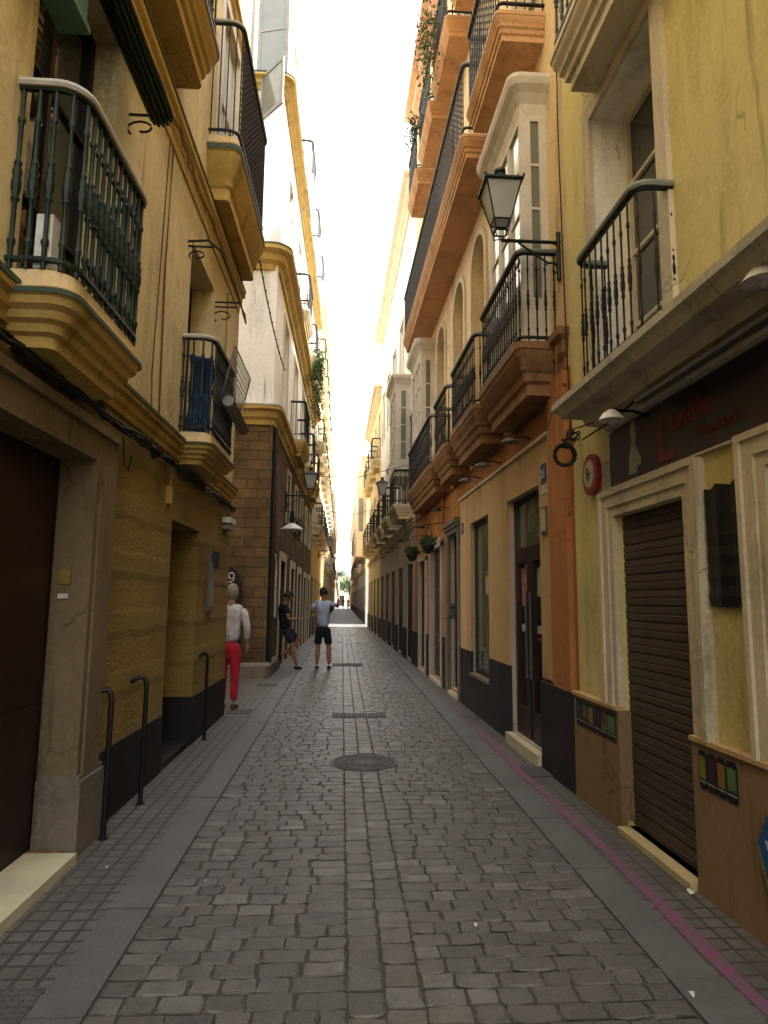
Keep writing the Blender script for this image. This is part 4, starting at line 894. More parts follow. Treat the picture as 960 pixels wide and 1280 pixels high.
# small signs on R2
def tile_sign(Y, z, label, s_=1.0):
    r = thing('number_tile', FP('R', Y, z, .03), label, 'tile')
    b = MB('R'); b.box(Y - .06 * s_, Y + .06 * s_, z, z + .17 * s_, .03, .045); b.build('tile', 'tile_blue', r)
    b = MB('R'); textmesh(b, '25' if s_ > 1.05 else '27', .10 * s_, Y + .05 * s_, z + .05 * s_, .046, 'R', .001); b.build('numeral', 'tile_white', r)
    b = MB('R'); b.box(Y - .05 * s_, Y + .05 * s_, z - .10, z - .01, .03, .04); b.build('lower_plate', 'tile_white', r)
tile_sign(6.14, 2.68, 'blue and white street number tile right of the shop door', 1.1); tile_sign(10.12, 2.58, 'blue and white number tile left of the tall shop window')
pq = thing('wall_plaque', FP('R', 6.15, 2.2, .03), 'narrow framed menu plaque below the blue number tile', 'plaque'); b = MB('R'); b.box(6.07, 6.22, 2.19, 2.45, .03, .05); b.build('frame', 'grey_metal', pq); b = MB('R'); b.box(6.09, 6.20, 2.22, 2.43, .05, .055); b.build('sheet', 'marble_yellow', pq)
lbx = thing('letter_box', FP('R', 11.2, 1.3, -.2), 'small grey letter box inside the grey stone doorway', 'letter box'); b = MB(); x_ = XR(11.3); b.wbox(x_ - .06, x_ + .08, 11.27, 11.319, 1.28, 1.5); b.build('box', 'grey_metal', lbx); b = MB(); b.wbox(x_ - .04, x_ + .06, 11.26, 11.269, 1.42, 1.44); b.build('slot', 'black_plastic', lbx)
def spot(Y, z, label, side='R', mat='grey_metal'):
    r = thing('wall_spotlight', FP(side, Y, z, 0), label, 'wall light', 'small spotlights over the shopfronts')
    b = MB(); b.tube([FP(side, Y, z, 0), FP(side, Y, z + .02, .12), FP(side, Y, z - .0, .2)], .010, 5); b.build('arm', 'black_iron', r)
    x, y, z_ = FP(side, Y, z - .02, .22); b = MB(); b.lathe(x, y, z_ - .03, [(.10, 0), (.095, .02), (.05, .04), (.02, .055)], 12); b.build('head', mat, r, smooth=True)
for Y, t in ((6.65, 'nearest spotlight above the beige shopfront trim'), (7.9, 'second spotlight above the beige shopfront, over the shop door'), (8.95, 'third spotlight above the beige shopfront, over the tall window')): spot(Y, 3.25, t)
spot(11.5, 3.18, 'dark spotlight on the orange wall above the grey stone doorway', mat='black_iron'); spot(13.6, 3.1, 'dark spotlight above the roller door beyond the hanging baskets', mat='black_iron')
cable([FP('R', 5.7, 3.55, .03), FP('R', 5.8, 3.3, .06), FP('R', 5.95, 3.15, .05), FP('R', 5.95, 2.9, .05)], .012, 'conduit', 'pale conduit bent down beside the orange pilaster')
cable([FP('R', 5.5, 3.45, .03), FP('R', 8, 3.42, .05), FP('R', 11, 3.44, .03), FP('R', 16, 3.46, .03)], .010, 'rust_cable', 'rusty cables along the orange wall under the balcony row', jitter=.012, n=3)
cable([FP('R', 5.50, 9, .02), FP('R', 5.52, 6, .03), FP('R', 5.47, 4.2, .03), FP('R', 5.35, 2.9, .05)], .007, 'cable', 'thin cable running down the joint between yellow and peach houses')
cable([FP('R', 5.62, 4.6, .05), FP('R', 5.62, 2.95, .08)], .004, 'conduit', 'thin pale wire dropping from the lantern bracket to the cable coil')

# ======== lanterns
def lantern(side, Y, arm, z, label, s_=1.0, detail=True, hang=0):
    r = thing('street_lantern', FP(side, Y, z, 0), label, 'street lamp', 'iron wall lanterns along the street')
    sg_ = 1 if side == 'L' else -1; x0, y0, _ = FP(side, Y, z, 0); xt = x0 + sg_ * arm
    b = MB(); b.tube([(x0 + sg_ * .02, y0, z + .10), (x0 + sg_ * .02, y0, z - .40 * s_)], .022 * s_, 8); b.tube([(x0, y0, z), (xt, y0, z)], .018 * s_, 8)
    b.tube([(x0 + sg_ * arm * .72, y0, z - .01), (x0 + sg_ * arm * .45, y0, z - .13 * s_), (x0 + sg_ * arm * .22, y0, z - .22 * s_), (x0 + sg_ * arm * .06, y0, z - .22 * s_), (x0 + sg_ * .03, y0, z - .28 * s_)], .011 * s_, 6)
    b.tube([(x0 + sg_ * (arm * .17 + .07 * s_ * math.cos(t)), y0, z - .28 * s_ + .06 * s_ * math.sin(t)) for t in [i * PI / 6 for i in range(-1, 9)]], .010 * s_, 6)
    b.tube([(x0 + sg_ * (.12 * s_ * (1 - math.sin(t))), y0, z - .12 * s_ + .12 * s_ * math.cos(t)) for t in [i * PI / 12 for i in range(7)]], .009 * s_, 6)
    for i in range(3): b.lathe(xt - sg_ * (.03 + .05 * i), y0, z, [(.005, -.02), (.024 * s_, 0), (.005, .02)], 6)
    b.build('bracket', 'black_iron', r, smooth=True)
    q = z + .06 * s_; zb, zm, zt = q + .02 * s_, q + .13 * s_, q + .50 * s_
    wb, wm, wt = .062 * s_, .085 * s_, .175 * s_
    zt2 = q + .14 * s_ + .36 * s_
    b = MB()
    def ringsq(w_, zz): return [(xt + a * w_, y0 + c * w_, zz) for a, c in ((-1, -1), (1, -1), (1, 1), (-1, 1))]
    R0, R1, R2_ = ringsq(wb, zb), ringsq(wm, zm), ringsq(wt, zt)
    for k in range(4):
        b.tube([R0[k], R1[k], R2_[k]], .009 * s_, 5)
        for Rg in (R0, R1, R2_): b.tube([Rg[k], Rg[(k + 1) % 4]], .009 * s_, 5)
        b.tube([(xt, y0, z + .01), (R0[k][0], R0[k][1], z + .03 * s_), R0[k]], .006 * s_, 5)
    b.build('frame', 'black_iron', r)
    for k in range(4):
        b = MB(); k2 = (k + 1) % 4; sh = lambda p, f=.97: (xt + (p[0] - xt) * f, y0 + (p[1] - y0) * f, p[2])
        i = [b.W(*sh(R1[k])), b.W(*sh(R1[k2])), b.W(*sh(R2_[k2])), b.W(*sh(R2_[k]))]; b.f.append(tuple(i))
        j = [b.W(*sh(R1[k], .93)), b.W(*sh(R1[k2], .93)), b.W(*sh(R2_[k2], .94)), b.W(*sh(R2_[k], .94))]; b.f.append(tuple(j[::-1]))
        for e in range(4): b.f.append((i[e], i[(e + 1) % 4], j[(e + 1) % 4], j[e]))
        b.build('glass_pane', 'lamp_glass', r)
    b = MB(); prof = [(wt * 1.12, zt), (wt * 1.12, zt + .02 * s_), (wt * .80, zt + .055 * s_), (wt * .45, zt + .10 * s_), (wt * .28, zt + .13 * s_)]
    rg = [[b.W(*p) for p in ringsq(w_, zz)] for w_, zz in prof]
    for P0, P1 in zip(rg, rg[1:]):
        for k in range(4): b.f.append((P0[k], P0[(k + 1) % 4], P1[(k + 1) % 4], P1[k]))
    b.f.append(tuple(rg[0][::-1])); b.f.append(tuple(rg[-1])); b.build('roof_cap', 'green_iron', r)
    b = MB(); b.lathe(xt, y0, zt + .12 * s_, [(.045 * s_, 0), (.045 * s_, .04 * s_), (.062 * s_, .05 * s_), (.062 * s_, .075 * s_), (.03 * s_, .095 * s_), (.004, .11 * s_)], 12)
    for p in ringsq(wt * 1.1, zt + .02 * s_): b.lathe(p[0], p[1], p[2], [(.012 * s_, 0), (.014 * s_, .02 * s_), (.002, .035 * s_)], 6)
    b.build('finial', 'green_iron', r)
lantern('R', 5.62, .56, 4.86, 'large iron lantern on a scrolled bracket in front of the white glazed bay', .92)
lantern('L', 16.4, .62, 4.12, 'black lantern on the brown stone wall of the corner house', .95)
lantern('L', 33.5, .60, 4.0, 'distant small lantern farther down the left side', .95)
lantern('R', 18.3, .68, 4.33, 'lantern beside the grey glazed bay on the far right', .85)
lantern('L', 48, .6, 4.0, 'tiny far lantern at the left before the palm tree', .95)

# ======== B extras: bowl canopy, plants
def clump(name, mat, c, rad, n, leaf, label, cat, group=None, extra=None, squash=(1, 1, 1), droop=0):
    r = thing(name, c, label, cat, group)
    b = MB(); rr = random.Random(hash(label) % 9999 if 0 else len(label) * 7 + n)
    def leafy(b, n, leaf):
        for _ in range(n):
            v = Vector([rr.gauss(0, .45) for _ in range(3)])
            if v.length > 1.2: v *= .7
            p = Vector(c) + Vector((v.x * rad[0], v.y * rad[1], v.z * rad[2]))
            if droop: p.z -= abs(rr.gauss(0, droop)) * (1 if v.z < 0 else .3)
            e = Euler([rr.uniform(0, 6.3) for _ in range(3)]).to_matrix(); l_ = leaf * rr.uniform(.6, 1.3)
            P = [p + e @ Vector(q) * l_ for q in ((-.5, 0, 0), (0, -.28, .05), (.6, 0, 0), (0, .28, .05))]
            b.f.append(tuple(b.W(*q) for q in P))
    leafy(b, n, leaf); b.build('foliage', mat, r, raw=True)
    if extra:
        b = MB(); leafy(b, n // 4, leaf * .9); b.build('flowers' if 'flower' in extra else 'pale_foliage', extra, r, raw=True)
    return r
def basket(Y, z, label):
    c = FP('R', Y, z, .3); r = clump('hanging_basket', 'leaf', (c[0], c[1], c[2] + .10), (.17, .17, .13), 420, .05, label, 'hanging plant', 'hanging baskets on the orange house', 'leaf_light')
    o_ = WL[r.name]; b = MB(); b.lathe(c[0], c[1], c[2] - .12, [(.03, 0), (.09, .04), (.12, .13), (.12, .15)], 14); b.build('pot', 'black_plastic', r)
    b = MB(); 
    for k in range(3): b.tube([(c[0] + .15 * math.cos(k * 2.1), c[1] + .15 * math.sin(k * 2.1), c[2] + .05), (c[0], c[1], c[2] + .42)], .004, 4)
    b.tube([(c[0], c[1], c[2] + .42), FP('R', Y, z + .46, 0)], .008, 5); b.build('hanger', 'black_iron', r)
basket(12.0, 2.52, 'nearer leafy basket hanging on the orange wall by the roller door'); basket(14.4, 2.52, 'farther leafy basket hanging past the roller door')
r = thing('shade_lamp', FP('L', 15.2, 3.2, .3), 'pale dish shaped lamp shade on the brown stone wall', 'wall light'); x, y, z = FP('L', 15.3, 3.15, .28)
b = MB(); b.lathe(x, y, z, [(.26, 0), (.24, .03), (.10, .12), (.04, .15)], 20); b.build('shade', 'white_enamel', r, smooth=True); b = MB(); b.lathe(x, y, z + .15, [(.05, 0), (.07, .1), (.04, .28), (.01, .3)], 8); b.tube([(x, y, z + .4), FP('L', 15.3, 3.6, 0)], .012, 5); b.build('arm', 'black_iron', r)
clump('window_plant', 'leaf', FP('L', 19.2, 3.6, .12), (.15, .3, .35), 260, .07, 'leafy plant at a stone house window beside pale frames', 'plant', None, 'leaf_light')
clump('hanging_plant', 'leaf', FP('L', 21.0, 9.3, .45), (.22, .7, .6), 1300, .09, 'long green plant cascading from a left upper balcony', 'hanging plant', None, 'leaf_light', droop=.9)
clump('balcony_flowers', 'leaf_light', FP('R', 8.6, 11.6, .6), (.25, .7, .45), 700, .07, 'flowering plants spilling over the topmost right balcony at the frame top', 'plant', 'plants spilling over the top right balconies', 'flower_pink', droop=.3)
clump('balcony_flowers', 'leaf_light', FP('R', 10.2, 11.3, .58), (.22, .6, .4), 600, .07, 'sprawling flowering plants on the second top right balcony', 'plant', 'plants spilling over the top right balconies', 'flower_pink', droop=.4)
clump('balcony_flowers', 'leaf', FP('R', 12.4, 11.2, .55), (.2, .5, .3), 360, .06, 'small tuft of leaves on the farthest top right balcony', 'plant', 'plants spilling over the top right balconies', None)
# string of lights, overhead wires
P = []
for i in range(40):
    t = i / 39; P.append((-1.33 + .05 * t, 9.25 + 4.0 * t, 6.62 - .9 * t + .55 * t * t))
sl_ = thing('light_string', P[0], 'dark string of small bulbs slung between the left houses', 'string light'); b = MB(); b.tube(P, .012, 5); b.build('wire', 'cable', sl_)
b = MB()
for i in range(2, 39, 3): b.lathe(P[i][0] + .012, P[i][1], P[i][2] - .05, [(.004, 0), (.018, .015), (.012, .045)], 6)
b.build('bulb_row', 'black_plastic', sl_)
cable([(-1.9, 13.38, 9.75), (-1.45, 15.5, 10.9), (-1.2, 18, 12.9)], .010, 'cable', 'thin wire rising across the white corner house')

# ======== farther houses
def far_house(name, side, Y0, Y1, H, gmat, umat, label, doors, zs, door='dark_wood', belt='beige_far', balc=True, iron='dark_iron', plinth='plinth_blue', gz=3.3, bmat=None):
    f = Bld(name, side, Y0, Y1, H, label); n_ = doors; st = (Y1 - Y0) / n_
    for i in range(n_):
        a = Y0 + st * (i + .22); f.door(a, a + st * .5, .05, 2.5, .05, door, leaves=2, handle=False)
        for z in zs: f.window(a, a + min(1.0, st * .5), z + .1, z + 2.2, .14, 'white_wood', 'pane_grey', 2, 2, surround='pale_trim', sw=.08)
    f.zone('ground_floor_wall', 0, gz, gmat); f.zone('upper_wall', gz, H, umat); f.finish(back=8)
    f.belt(gz - .1, gz + .15, .1, belt); f.belt(H - .4, H, .35, belt)
    for i in range(n_ + 1):
        a = Y0 + st * (i - .28) if i else Y0 + .01; c = Y0 + st * (i + .22) if i < n_ else Y1 - .01
        b = f.mb(); b.box(a, c, 0, .8, 0, .03); b.build('plinth', plinth, f.root)
    if balc:
        for z in zs:
            for i in range(n_):
                a = Y0 + st * (i + .15); f.balcony(a, a + st * .66, .4, (z - .35, z), bmat or umat, (z + .05, z + .95), .06, iron, iron, .13, bars='plain')
    return f
G1 = far_house('grey_bay_house', 'R', 16.2, 28, 13, 'taupe_far', 'white_plaster', 'house beyond the orange one with grey brown ground floor and a grey glazed bay', 5, (4.25, 7.9), balc=False, belt='beige_far', gz=3.5)  # upper wall whitened, overexposure put into its colour
G1.mirador(17.3, 18.9, .42, 4.85, 7.45, 'white_wood', 'pane_grey', 3, 4)
for k, (a, c) in enumerate(((17.2, 19.0), (20.0, 21.7), (22.6, 24.3), (25.3, 27.0))): G1.balcony(a, c, .46, (3.7, 4.08), 'beige_far', (4.12, 5.0), .06, 'black_iron', 'black_iron', .12, bars='plain')
for Y in (17.5, 20.2, 21.8, 24.5): spot(Y, 3.15, {17.5: 'black spotlight on the grey brown house, nearest of its row', 20.2: 'second black spotlight on the grey brown house', 21.8: 'third black spotlight on the grey brown house', 24.5: 'farthest black spotlight on the grey brown house'}[Y], mat='black_iron')
far_house('bright_yellow_house', 'R', 28, 38, 11, 'yellow_far', 'yellow_far', 'bright yellow house before the crossing on the right', 4, (4.2, 7.7), balc=True, gz=3.4)
far_house('cream_bay_house', 'R', 42.5, 60, 11, 'greyblue_far', 'beige_far', 'cream house with jutting upper floor past the crossing on the right', 5, (4.6, 7.8), balc=False, gz=3.6)
b = MB(); b.wbox(.9, 1.49, 43, 52, 4.6, 10); jb = tag(b.build('bay_block', 'beige_far', None, (1.2, 43, 4.6)), 'cream boxed upper storey projecting over the far right pavement', 'bay')
b = MB(); b.wbox(.86, 1.49, 42.95, 52.05, 4.35, 4.6); b.build('bay_cornice', 'pale_trim', jb)
b = MB(); b.wbox(1.0, 1.3, 42.98, 43.02, 6, 8.2); b.build('window', 'pane_grey', jb)
far_house('brown_row_house', 'R', 60, 90, 12, 'taupe_far', 'beige_far', 'brownish house far down the right side', 8, (4.4, 7.8), balc=True, gz=3.6, plinth='dark_plinth')
far_house('end_right_house', 'R', 90, 118, 12, 'rose_far', 'white_plaster', 'last house on the right before the plaza', 6, (4.4, 7.8), balc=False, gz=3.6)
far_house('ochre_house', 'L', 27, 44, 15, 'ochre_far', 'beige_far', 'ochre yellow house beyond the stone corner house', 7, (4.6, 8.2, 11.8), balc=True, iron='black_iron', gz=3.9, bmat='beige_far')  # upper storeys and balconies coloured paler to imitate blown-out light
far_house('pale_grey_house', 'L', 44, 62, 12.5, 'greyblue_far', 'white_plaster', 'pale grey house with flat front on the far left', 6, (4.6, 8.2), balc=True, gz=3.6)
far_house('cream_row_house', 'L', 62, 90, 12, 'ochre_far', 'beige_far', 'cream house far down the left side', 8, (4.4, 7.9), balc=True, gz=3.6)
far_house('end_left_house', 'L', 90, 118, 12, 'beige_far', 'rose_far', 'last house on the left before the plaza', 6, (4.4, 7.9), balc=False, gz=3.6)
# side street closure
ss = Bld('side_street_house', 'L', 9.2, 13.4, 8, 'plain house closing the narrow side street on the left'); ss.side = 'L'
b = MB(); b.wbox(-14, -12, 7, 16, 0, 9); b.build('wall', 'beige_far', ss.root); b = MB(); b.wbox(-12, -11.97, 10.5, 11.7, 0, 2.4); b.build('door', 'dark_wood', ss.root); b = MB(); b.wbox(-12, -11.97, 10.5, 11.7, 4.5, 6.4); b.build('window', 'pane_grey', ss.root)
# plaza end house
b = MB(); b.wbox(-14, 12, 168, 176, 0, 7.5); pe = thing('plaza_house', (0, 168, 0), 'low pale building closing the view behind the palm', 'building'); b.build('wall', 'beige_far', pe)
for i in range(9): b = MB(); b.wbox(-11 + i * 2.6, -9.8 + i * 2.6, 167.9, 168, 3.8, 6); b.build('window', 'pane_grey', pe); b = MB(); b.wbox(-11 + i * 2.6, -9.8 + i * 2.6, 167.9, 168, 0, 2.6); b.build('door', 'dark_wood', pe)
# palm
pm = thing('palm_tree', (-.9, 126, 0), 'palm tree with arching fronds at the end of the street', 'tree')
b = MB(); b.sweep([(-.9 + .15 * math.sin(t), 126, t * 1.1) for t in [i * .7 for i in range(9)]], [(.22 * math.cos(a), .22 * math.sin(a)) for a in [k * PI / 4 for k in range(8)]]); b.build('trunk', 'bark', pm)
b = MB()
for k in range(34):
    a = k * 2.4; el = R(60 - 75 * (k / 34)); L_ = 3.2 + random.uniform(-.4, .4); P = []
    for i in range(9):
        t = i / 8; P.append(Vector((-.8 + math.cos(a) * L_ * t * math.cos(el), 126 + math.sin(a) * L_ * t * math.cos(el), 6.2 + L_ * t * math.sin(el) - 1.9 * t * t)))
    b.tube(P, .03, 4)
    for i in range(1, 9):
        t_ = (P[i] - P[i - 1]).normalized(); sd_ = t_.cross(Vector((0, 0, 1))).normalized()
        for sgn in (-1, 1):
            for jj in (0, .5):
                q = P[i].lerp(P[i - 1], jj); e = q + sd_ * sgn * .55 * (1 - .5 * i / 9) + t_ * .25 + Vector((0, 0, -.28)); b.f.append((b.W(*q), b.W(*(q + t_ * .09)), b.W(*e)))
b.build('crown', 'palm_leaf', pm, raw=True)
for (x, y, lb) in ((-3.2, 133, 'bushy plaza tree left of the palm'), (1.6, 140, 'bushy plaza tree right of the palm')):
    t = clump('plaza_tree', 'leaf', (x, y, 4.6), (1.9, 1.9, 1.7), 1500, .34, lb, 'tree', 'plaza trees beyond the street end', 'leaf_light')
    b = MB(); b.tube([(x, y, 0), (x + .1, y, 2), (x - .1, y, 4)], .16, 8); b.build('trunk', 'bark', t)

# ------------------------------------------------------------------ people
def skin_to(bm_out, chain_sets, sub=2):
    for verts, edges in chain_sets:
        me = bpy.data.meshes.new('s'); me.from_pydata([v[:3] for v in verts], edges, [])
        o = bpy.data.objects.new('s', me); C.objects.link(o)
        mod = o.modifiers.new('k', 'SKIN'); mod.use_smooth_shade = True
        me.skin_vertices[0] if me.skin_vertices else None
        if not me.skin_vertices:
            bpy.context.view_layer.objects.active = o
            bm = bmesh.new(); bm.from_mesh(me); bm.verts.layers.skin.verify(); bm.to_mesh(me); bm.free()
        for i, v in enumerate(verts):
            rd_ = v[3] if isinstance(v[3], tuple) else (v[3], v[3])
            me.skin_vertices[0].data[i].radius = rd_; me.skin_vertices[0].data[i].use_root = (i == 0)
        ms = o.modifiers.new('u', 'SUBSURF'); ms.levels = sub; ms.render_levels = sub
        dg = bpy.context.evaluated_depsgraph_get(); dg.update(); ev = bpy.data.meshes.new_from_object(o.evaluated_get(dg))
        bm_out.from_mesh(ev); bpy.data.objects.remove(o); bpy.data.meshes.remove(ev)
def skin_obj(name, sets, mat, parent, rot, sub=2, extra=None):
    bm = bmesh.new(); skin_to(bm, sets, sub)
    if extra: extra(bm)
    me = bpy.data.meshes.new(name); bm.to_mesh(me); bm.free(); me.materials.append(M[mat]); me.polygons.foreach_set('use_smooth', [True] * len(me.polygons))
    o = bpy.data.objects.new(name, me); C.objects.link(o); o.parent = parent; WL[o.name] = WL[parent.name]; return o
def chain(pts): return (pts, [(i, i + 1) for i in range(len(pts) - 1)])
def head_fn(c, yawr, tilt, rx=.084, ry=.102, rz=.125):
    def f(bm):
        q = bmesh.ops.create_uvsphere(bm, u_segments=20, v_segments=14, radius=1)
        Rm = Euler((tilt, 0, yawr)).to_matrix()
        for v in q['verts']:
            x, y, z = v.co
            if z < 0: x *= 1 - .28 * z * z; y *= 1 - .10 * z * z
            k = Vector((x * rx, y * ry, z * rz))
            if y > .8 and abs(x) < .25 and -.35 < z < .15: k.y += .022 * (1 - abs(x) * 3)      # nose
            if y > .6 and .0 < z < .25 and .2 < abs(x) < .55: k.y -= .010                      # eye sockets
            if y > .8 and -.6 < z < -.45: k.y += .006                                          # lips
            v.co = Rm @ k + Vector(c)
        for sx in (-1, 1):
            e = bmesh.ops.create_uvsphere(bm, u_segments=8, v_segments=6, radius=1)
            for v in e['verts']: v.co = Rm @ Vector((sx * rx * .99 + v.co.x * .010, -.005 + v.co.y * .018, v.co.z * .03)) + Vector(c)
    return f
def hair_fn(c, yawr, tilt, grow=1.0, rx=.084, ry=.102, rz=.125, low=-.35):
    def f(bm):
        q = bmesh.ops.create_uvsphere(bm, u_segments=22, v_segments=14, radius=1); Rm = Euler((tilt, 0, yawr)).to_matrix(); dl = []
        for v in q['verts']:
            x, y, z = v.co
            keep = z > .42 or (y < .25 and z > low)
            k = Vector((x * rx, y * ry, z * rz)) * (1.08 * grow + .03 * math.sin(x * 9 + z * 11) + .035 * math.sin(x * 23 + y * 17) * math.cos(z * 19))
            if not keep: k *= .86
            v.co = Rm @ k + Vector(c)
    return f
def hand(w_, d_, nrm, s_=1.0):
    w_, d_, nrm = Vector(w_), Vector(d_).normalized(), Vector(nrm).normalized(); sdv = d_.cross(nrm).normalized(); S_ = []
    pv = [tuple(w_) + ((.022, .017),), tuple(w_ + d_ * .045) + ((.032, .016),), tuple(w_ + d_ * .085) + ((.034, .014),)]; S_.append(chain(pv))
    for k, ln in enumerate((.068, .078, .073, .056)):
        b0 = w_ + d_ * .08 + sdv * (.024 - .016 * k); p1 = b0 + d_ * ln * .5 - nrm * .006; p2 = b0 + d_ * ln * .85 - nrm * .028
        S_.append(chain([tuple(b0) + (.009,), tuple(p1) + (.0085,), tuple(p2) + (.007,)]))
    b0 = w_ + d_ * .03 + sdv * .028; S_.append(chain([tuple(b0) + (.011,), tuple(b0 + sdv * .02 + d_ * .025 - nrm * .008) + (.010,), tuple(b0 + sdv * .024 + d_ * .055 - nrm * .014) + (.008,)])); return S_
def person(loc, rz, label, J, skin, hair, hairfn, shirt, shirtsets, legs, legsets, shoes, shoesets, extra_sets=(), scale=1, sub=2):
    r = thing('person', loc, label, 'person'); r.rotation_euler = (0, 0, rz); r.scale = (scale,) * 3; WL[r.name] = Vector((0, 0, 0))
    skin_obj('body', J[0], skin, r, rz, sub, J[1]); skin_obj('hair', [], hair, r, rz, sub, hairfn)
    skin_obj('shirt', shirtsets, shirt, r, rz, sub); skin_obj(legs[0], legsets, legs[1], r, rz, sub); skin_obj('shoes', shoesets, shoes, r, rz, sub)
    return r
def shoe(x, y, dx=0, dy=1, L_=.13):
    return chain([(x - dx * .07, y - dy * .07, .045, (.042, .04)), (x, y, .05, (.043, .045)), (x + dx * L_ * .6, y + dy * L_ * .6, .035, (.045, .03)), (x + dx * L_, y + dy * L_, .028, (.038, .022))])
# man in pale blue t-shirt, back to us (local +Y is his front)
torso = lambda hw, z0=.86: ([(0, 0, z0, (.15, .11)), (0, 0, 1.10, (.145, .10)), (0, .0, 1.28, (.175, .115)), (0, -.01, 1.41, (.155, .09)), (0, -.005, 1.475, (.07, .065)), (-.19, -.01, 1.405, .062), (.19, -.01, 1.405, .062)], [(0, 1), (1, 2), (2, 3), (3, 4), (3, 5), (3, 6)])
def man_standing():
    hc = (-.01, .02, 1.63)
    la = [(-.19, -.01, 1.405, .055), (-.27, .10, 1.22, .042), (-.12, .30, 1.24, .030)]; ra = [(.19, -.01, 1.405, .055), (.30, .10, 1.34, .042), (.15, .30, 1.42, .030)]
    body = [chain([(0, -.005, 1.36, .09), (0, 0, 1.48, .066), (0, .01, 1.57, .060)]), chain(la), chain(ra),
            chain([(-.09, 0, .90, .09), (-.105, 0, .50, .055), (-.11, -.02, .34, .056), (-.115, 0, .10, .036)]), chain([(.09, 0, .90, .09), (.125, .02, .50, .055), (.135, -.01, .34, .056), (.14, .02, .10, .036)]),
            chain([(0, 0, .93, (.13, .1)), (0, 0, 1.12, (.12, .09)), (0, 0, 1.36, (.14, .09))])] + hand(la[-1][:3], (.6, .7, .2), (0, 0, 1)) + hand(ra[-1][:3], (-.5, .8, .3), (0, 0, 1))
    shirt = [torso(0), chain([(-.17, -.01, 1.40, .072), (-.245, .06, 1.27, .066)]), chain([(.17, -.01, 1.40, .072), (.265, .06, 1.36, .066)])]
    shorts = [([(0, 0, .94, (.155, .12)), (0, 0, .84, (.15, .12)), (-.095, 0, .76, .092), (-.105, 0, .60, .088), (-.108, 0, .52, .088), (.095, 0, .76, .092), (.115, .01, .60, .088), (.122, .015, .52, .088)], [(0, 1), (1, 2), (2, 3), (3, 4), (1, 5), (5, 6), (6, 7)])]
    p = person((-.41, 15.02, 0), R(-3), 'person in pale blue t-shirt and black shorts standing on the cobbles', (body, head_fn(hc, R(25), R(-4))), 'skin_tan', 'hair_dark', hair_fn(hc, R(25), R(-4)), 'shirt_blue', shirt, ('shorts', 'shorts_black'), shorts, 'shoe_black', [shoe(-.115, .0, -.25, .95), shoe(.14, .02, .12, 1)], scale=1.04)
man_standing()
def woman():
    hc = (0, .02, 1.60)
    la = [(-.18, 0, 1.39, .05), (-.24, 0, 1.12, .04), (-.22, .08, .88, .03)]; ra = [(.18, 0, 1.39, .05), (.245, -.02, 1.12, .04), (.225, .06, .90, .028)]
    body = [chain([(0, -.005, 1.34, .08), (0, 0, 1.45, .052), (0, .01, 1.53, .05)]), chain(la), chain(ra), chain([(0, 0, .92, (.12, .1)), (0, 0, 1.12, (.11, .09)), (0, 0, 1.34, (.13, .09))]),
            chain([(-.08, 0, .88, .085), (-.09, 0, .48, .05), (-.09, 0, .10, .035)]), chain([(.08, 0, .88, .085), (.085, 0, .48, .05), (.08, 0, .10, .035)])] + hand(la[-1][:3], (0, .3, -1), (1, 0, 0)) + hand(ra[-1][:3], (.1, .3, -1), (1, 0, 0))
    shirt = [([(0, 0, .90, (.155, .125)), (0, 0, 1.06, (.14, .11)), (0, .0, 1.26, (.165, .115)), (0, -.01, 1.385, (.14, .085)), (0, -.005, 1.45, (.065, .06)), (-.17, -.01, 1.38, .058), (.17, -.01, 1.38, .058)], [(0, 1), (1, 2), (2, 3), (3, 4), (3, 5), (3, 6)]),
             chain([(-.165, 0, 1.385, .064), (-.235, 0, 1.13, .056), (-.222, .07, .93, .048)]), chain([(.165, 0, 1.385, .064), (.24, -.02, 1.13, .056), (.225, .05, .95, .048)])]
    tr = [([(0, 0, .95, (.145, .12)), (0, 0, .86, (.155, .13)), (-.085, 0, .72, .088), (-.09, 0, .48, .064), (-.09, 0, .12, .055), (.085, 0, .72, .088), (.085, 0, .48, .064), (.08, 0, .12, .055)], [(0, 1), (1, 2), (2, 3), (3, 4), (1, 5), (5, 6), (6, 7)])]
    p = person((-1.58, 9.66, 0), R(-8), 'white haired person in white shirt and red trousers half hidden at the corner', (body, head_fn(hc, 0, 0)), 'skin', 'hair_white', hair_fn(hc, 0, 0, 1.03, .079, .098, .122, low=-.62), 'shirt_white', shirt, ('trousers', 'trousers_red'), tr, 'shoe_brown', [shoe(-.09, 0), shoe(.08, .0, .1, 1)], scale=1.02)
woman()
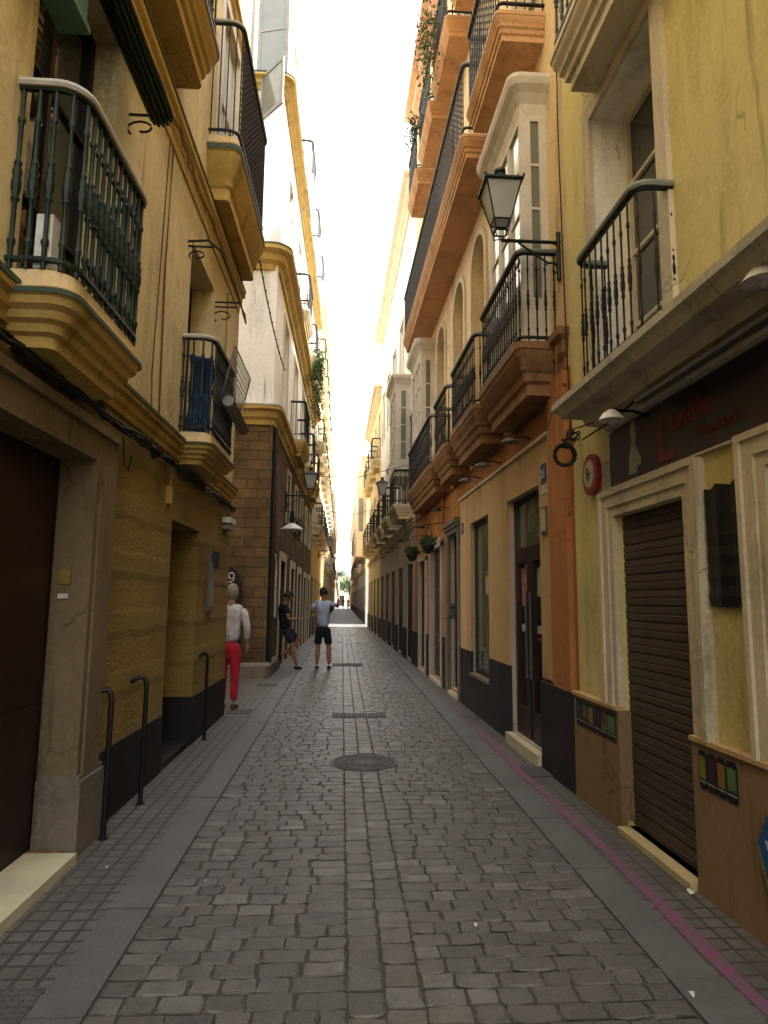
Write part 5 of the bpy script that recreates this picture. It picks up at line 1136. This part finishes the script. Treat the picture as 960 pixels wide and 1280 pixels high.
def man_leaning():
    # local +Y is his front; back leans on the wall behind him
    hc = (0, .0, 1.56)
    la = [(-.18, -.10, 1.33, .052), (-.24, -.06, 1.06, .042), (-.10, .20, 1.05, .030)]; ra = [(.18, -.10, 1.33, .052), (.25, -.06, 1.08, .042), (.09, .24, 1.07, .030)]
    body = [chain([(0, -.10, 1.28, .09), (0, -.08, 1.40, .055), (0, -.03, 1.49, .052)]), chain(la), chain(ra), chain([(0, -.04, .88, (.13, .1)), (0, -.09, 1.08, (.12, .09)), (0, -.10, 1.28, (.14, .09))]),
            chain([(.09, -.03, .86, .09), (.10, .10, .46, .055), (.10, .11, .34, .056), (.10, .20, .09, .036)]), chain([(-.09, -.03, .86, .09), (-.11, .30, .62, .06), (-.11, .12, .42, .05), (-.11, -.10, .30, .036)])] + hand(la[-1][:3], (.4, .9, .1), (0, 0, -1)) + hand(ra[-1][:3], (-.4, .9, .1), (0, 0, -1))
    shirt = [([(0, -.03, .80, (.155, .125)), (0, -.08, 1.04, (.145, .11)), (0, -.11, 1.22, (.17, .115)), (0, -.11, 1.34, (.15, .09)), (0, -.09, 1.40, (.07, .065)), (-.18, -.11, 1.33, .062), (.18, -.11, 1.33, .062)], [(0, 1), (1, 2), (2, 3), (3, 4), (3, 5), (3, 6)]),
             chain([(-.17, -.10, 1.33, .07), (-.225, -.07, 1.17, .064)]), chain([(.17, -.10, 1.33, .07), (.23, -.07, 1.18, .064)])]
    shorts = [([(0, -.04, .90, (.155, .12)), (0, -.03, .82, (.15, .12)), (.095, .0, .74, .092), (.10, .07, .56, .088), (-.095, .08, .76, .092), (-.11, .24, .66, .088)], [(0, 1), (1, 2), (2, 3), (1, 4), (4, 5)])]
    r = person((-1.20, 15.0, 0), R(-68), 'person in black t-shirt leaning on the stone wall, one foot up, holding a phone', (body, head_fn(hc, 0, R(-28))), 'skin_tan', 'hair_dark', hair_fn(hc, 0, R(-28)), 'shirt_black', shirt, ('shorts', 'shorts_navy'), shorts, 'shoe_black', [shoe(.10, .20), chain([(-.11, -.12, .34, (.04, .04)), (-.11, -.13, .28, (.043, .035)), (-.11, -.13, .18, (.043, .03))])], scale=1.03)
man_leaning()
ph = MB(); ph.wbox(-.975, -.96, 14.86, 14.92, 1.05, 1.16); tag(ph.build('mobile_phone', 'black_plastic', None, (-.97, 14.9, 1.05)), 'black mobile phone held by the leaning person', 'phone')
def far_person(x, y, rz, shirt, label):
    hc = (0, .01, 1.64)
    body = [chain([(0, 0, 1.3, .09), (0, 0, 1.48, .055), (0, .01, 1.57, .05)]), chain([(-.18, 0, 1.40, .05), (-.24, .02, 1.12, .04), (-.22, .12, .88, .03)]), chain([(.18, 0, 1.40, .05), (.24, .02, 1.12, .04), (.22, -.05, .88, .03)]), chain([(-.09, 0, .9, .09), (-.10, .14, .48, .055), (-.10, .16, .08, .04)]), chain([(.09, 0, .9, .09), (.1, -.06, .5, .055), (.1, -.22, .1, .04)])]
    sh_ = [torso(0)]; lg = [([(0, 0, .94, (.15, .12)), (0, 0, .84, (.15, .12)), (-.095, .02, .74, .09), (-.10, .14, .48, .07), (-.10, .16, .14, .06), (.095, -.02, .74, .09), (.1, -.06, .5, .07), (.1, -.20, .16, .06)], [(0, 1), (1, 2), (2, 3), (3, 4), (1, 5), (5, 6), (6, 7)])]
    person((x, y, .012), rz, label, (body, head_fn(hc, 0, 0)), 'skin_tan', 'hair_dark', hair_fn(hc, 0, 0), shirt, sh_, ('trousers', 'shorts_black'), lg, 'shoe_black', [shoe(-.10, .16), shoe(.10, -.2)], sub=1)
far_person(-.55, 104, 0, 'shirt_far_red', 'tiny far pedestrian in red walking near the street end'); far_person(.25, 110, R(180), 'shirt_black', 'tiny far pedestrian in black at the street end'); far_person(.9, 97, R(180), 'shirt_black', 'dark clothed far pedestrian near the right wall')
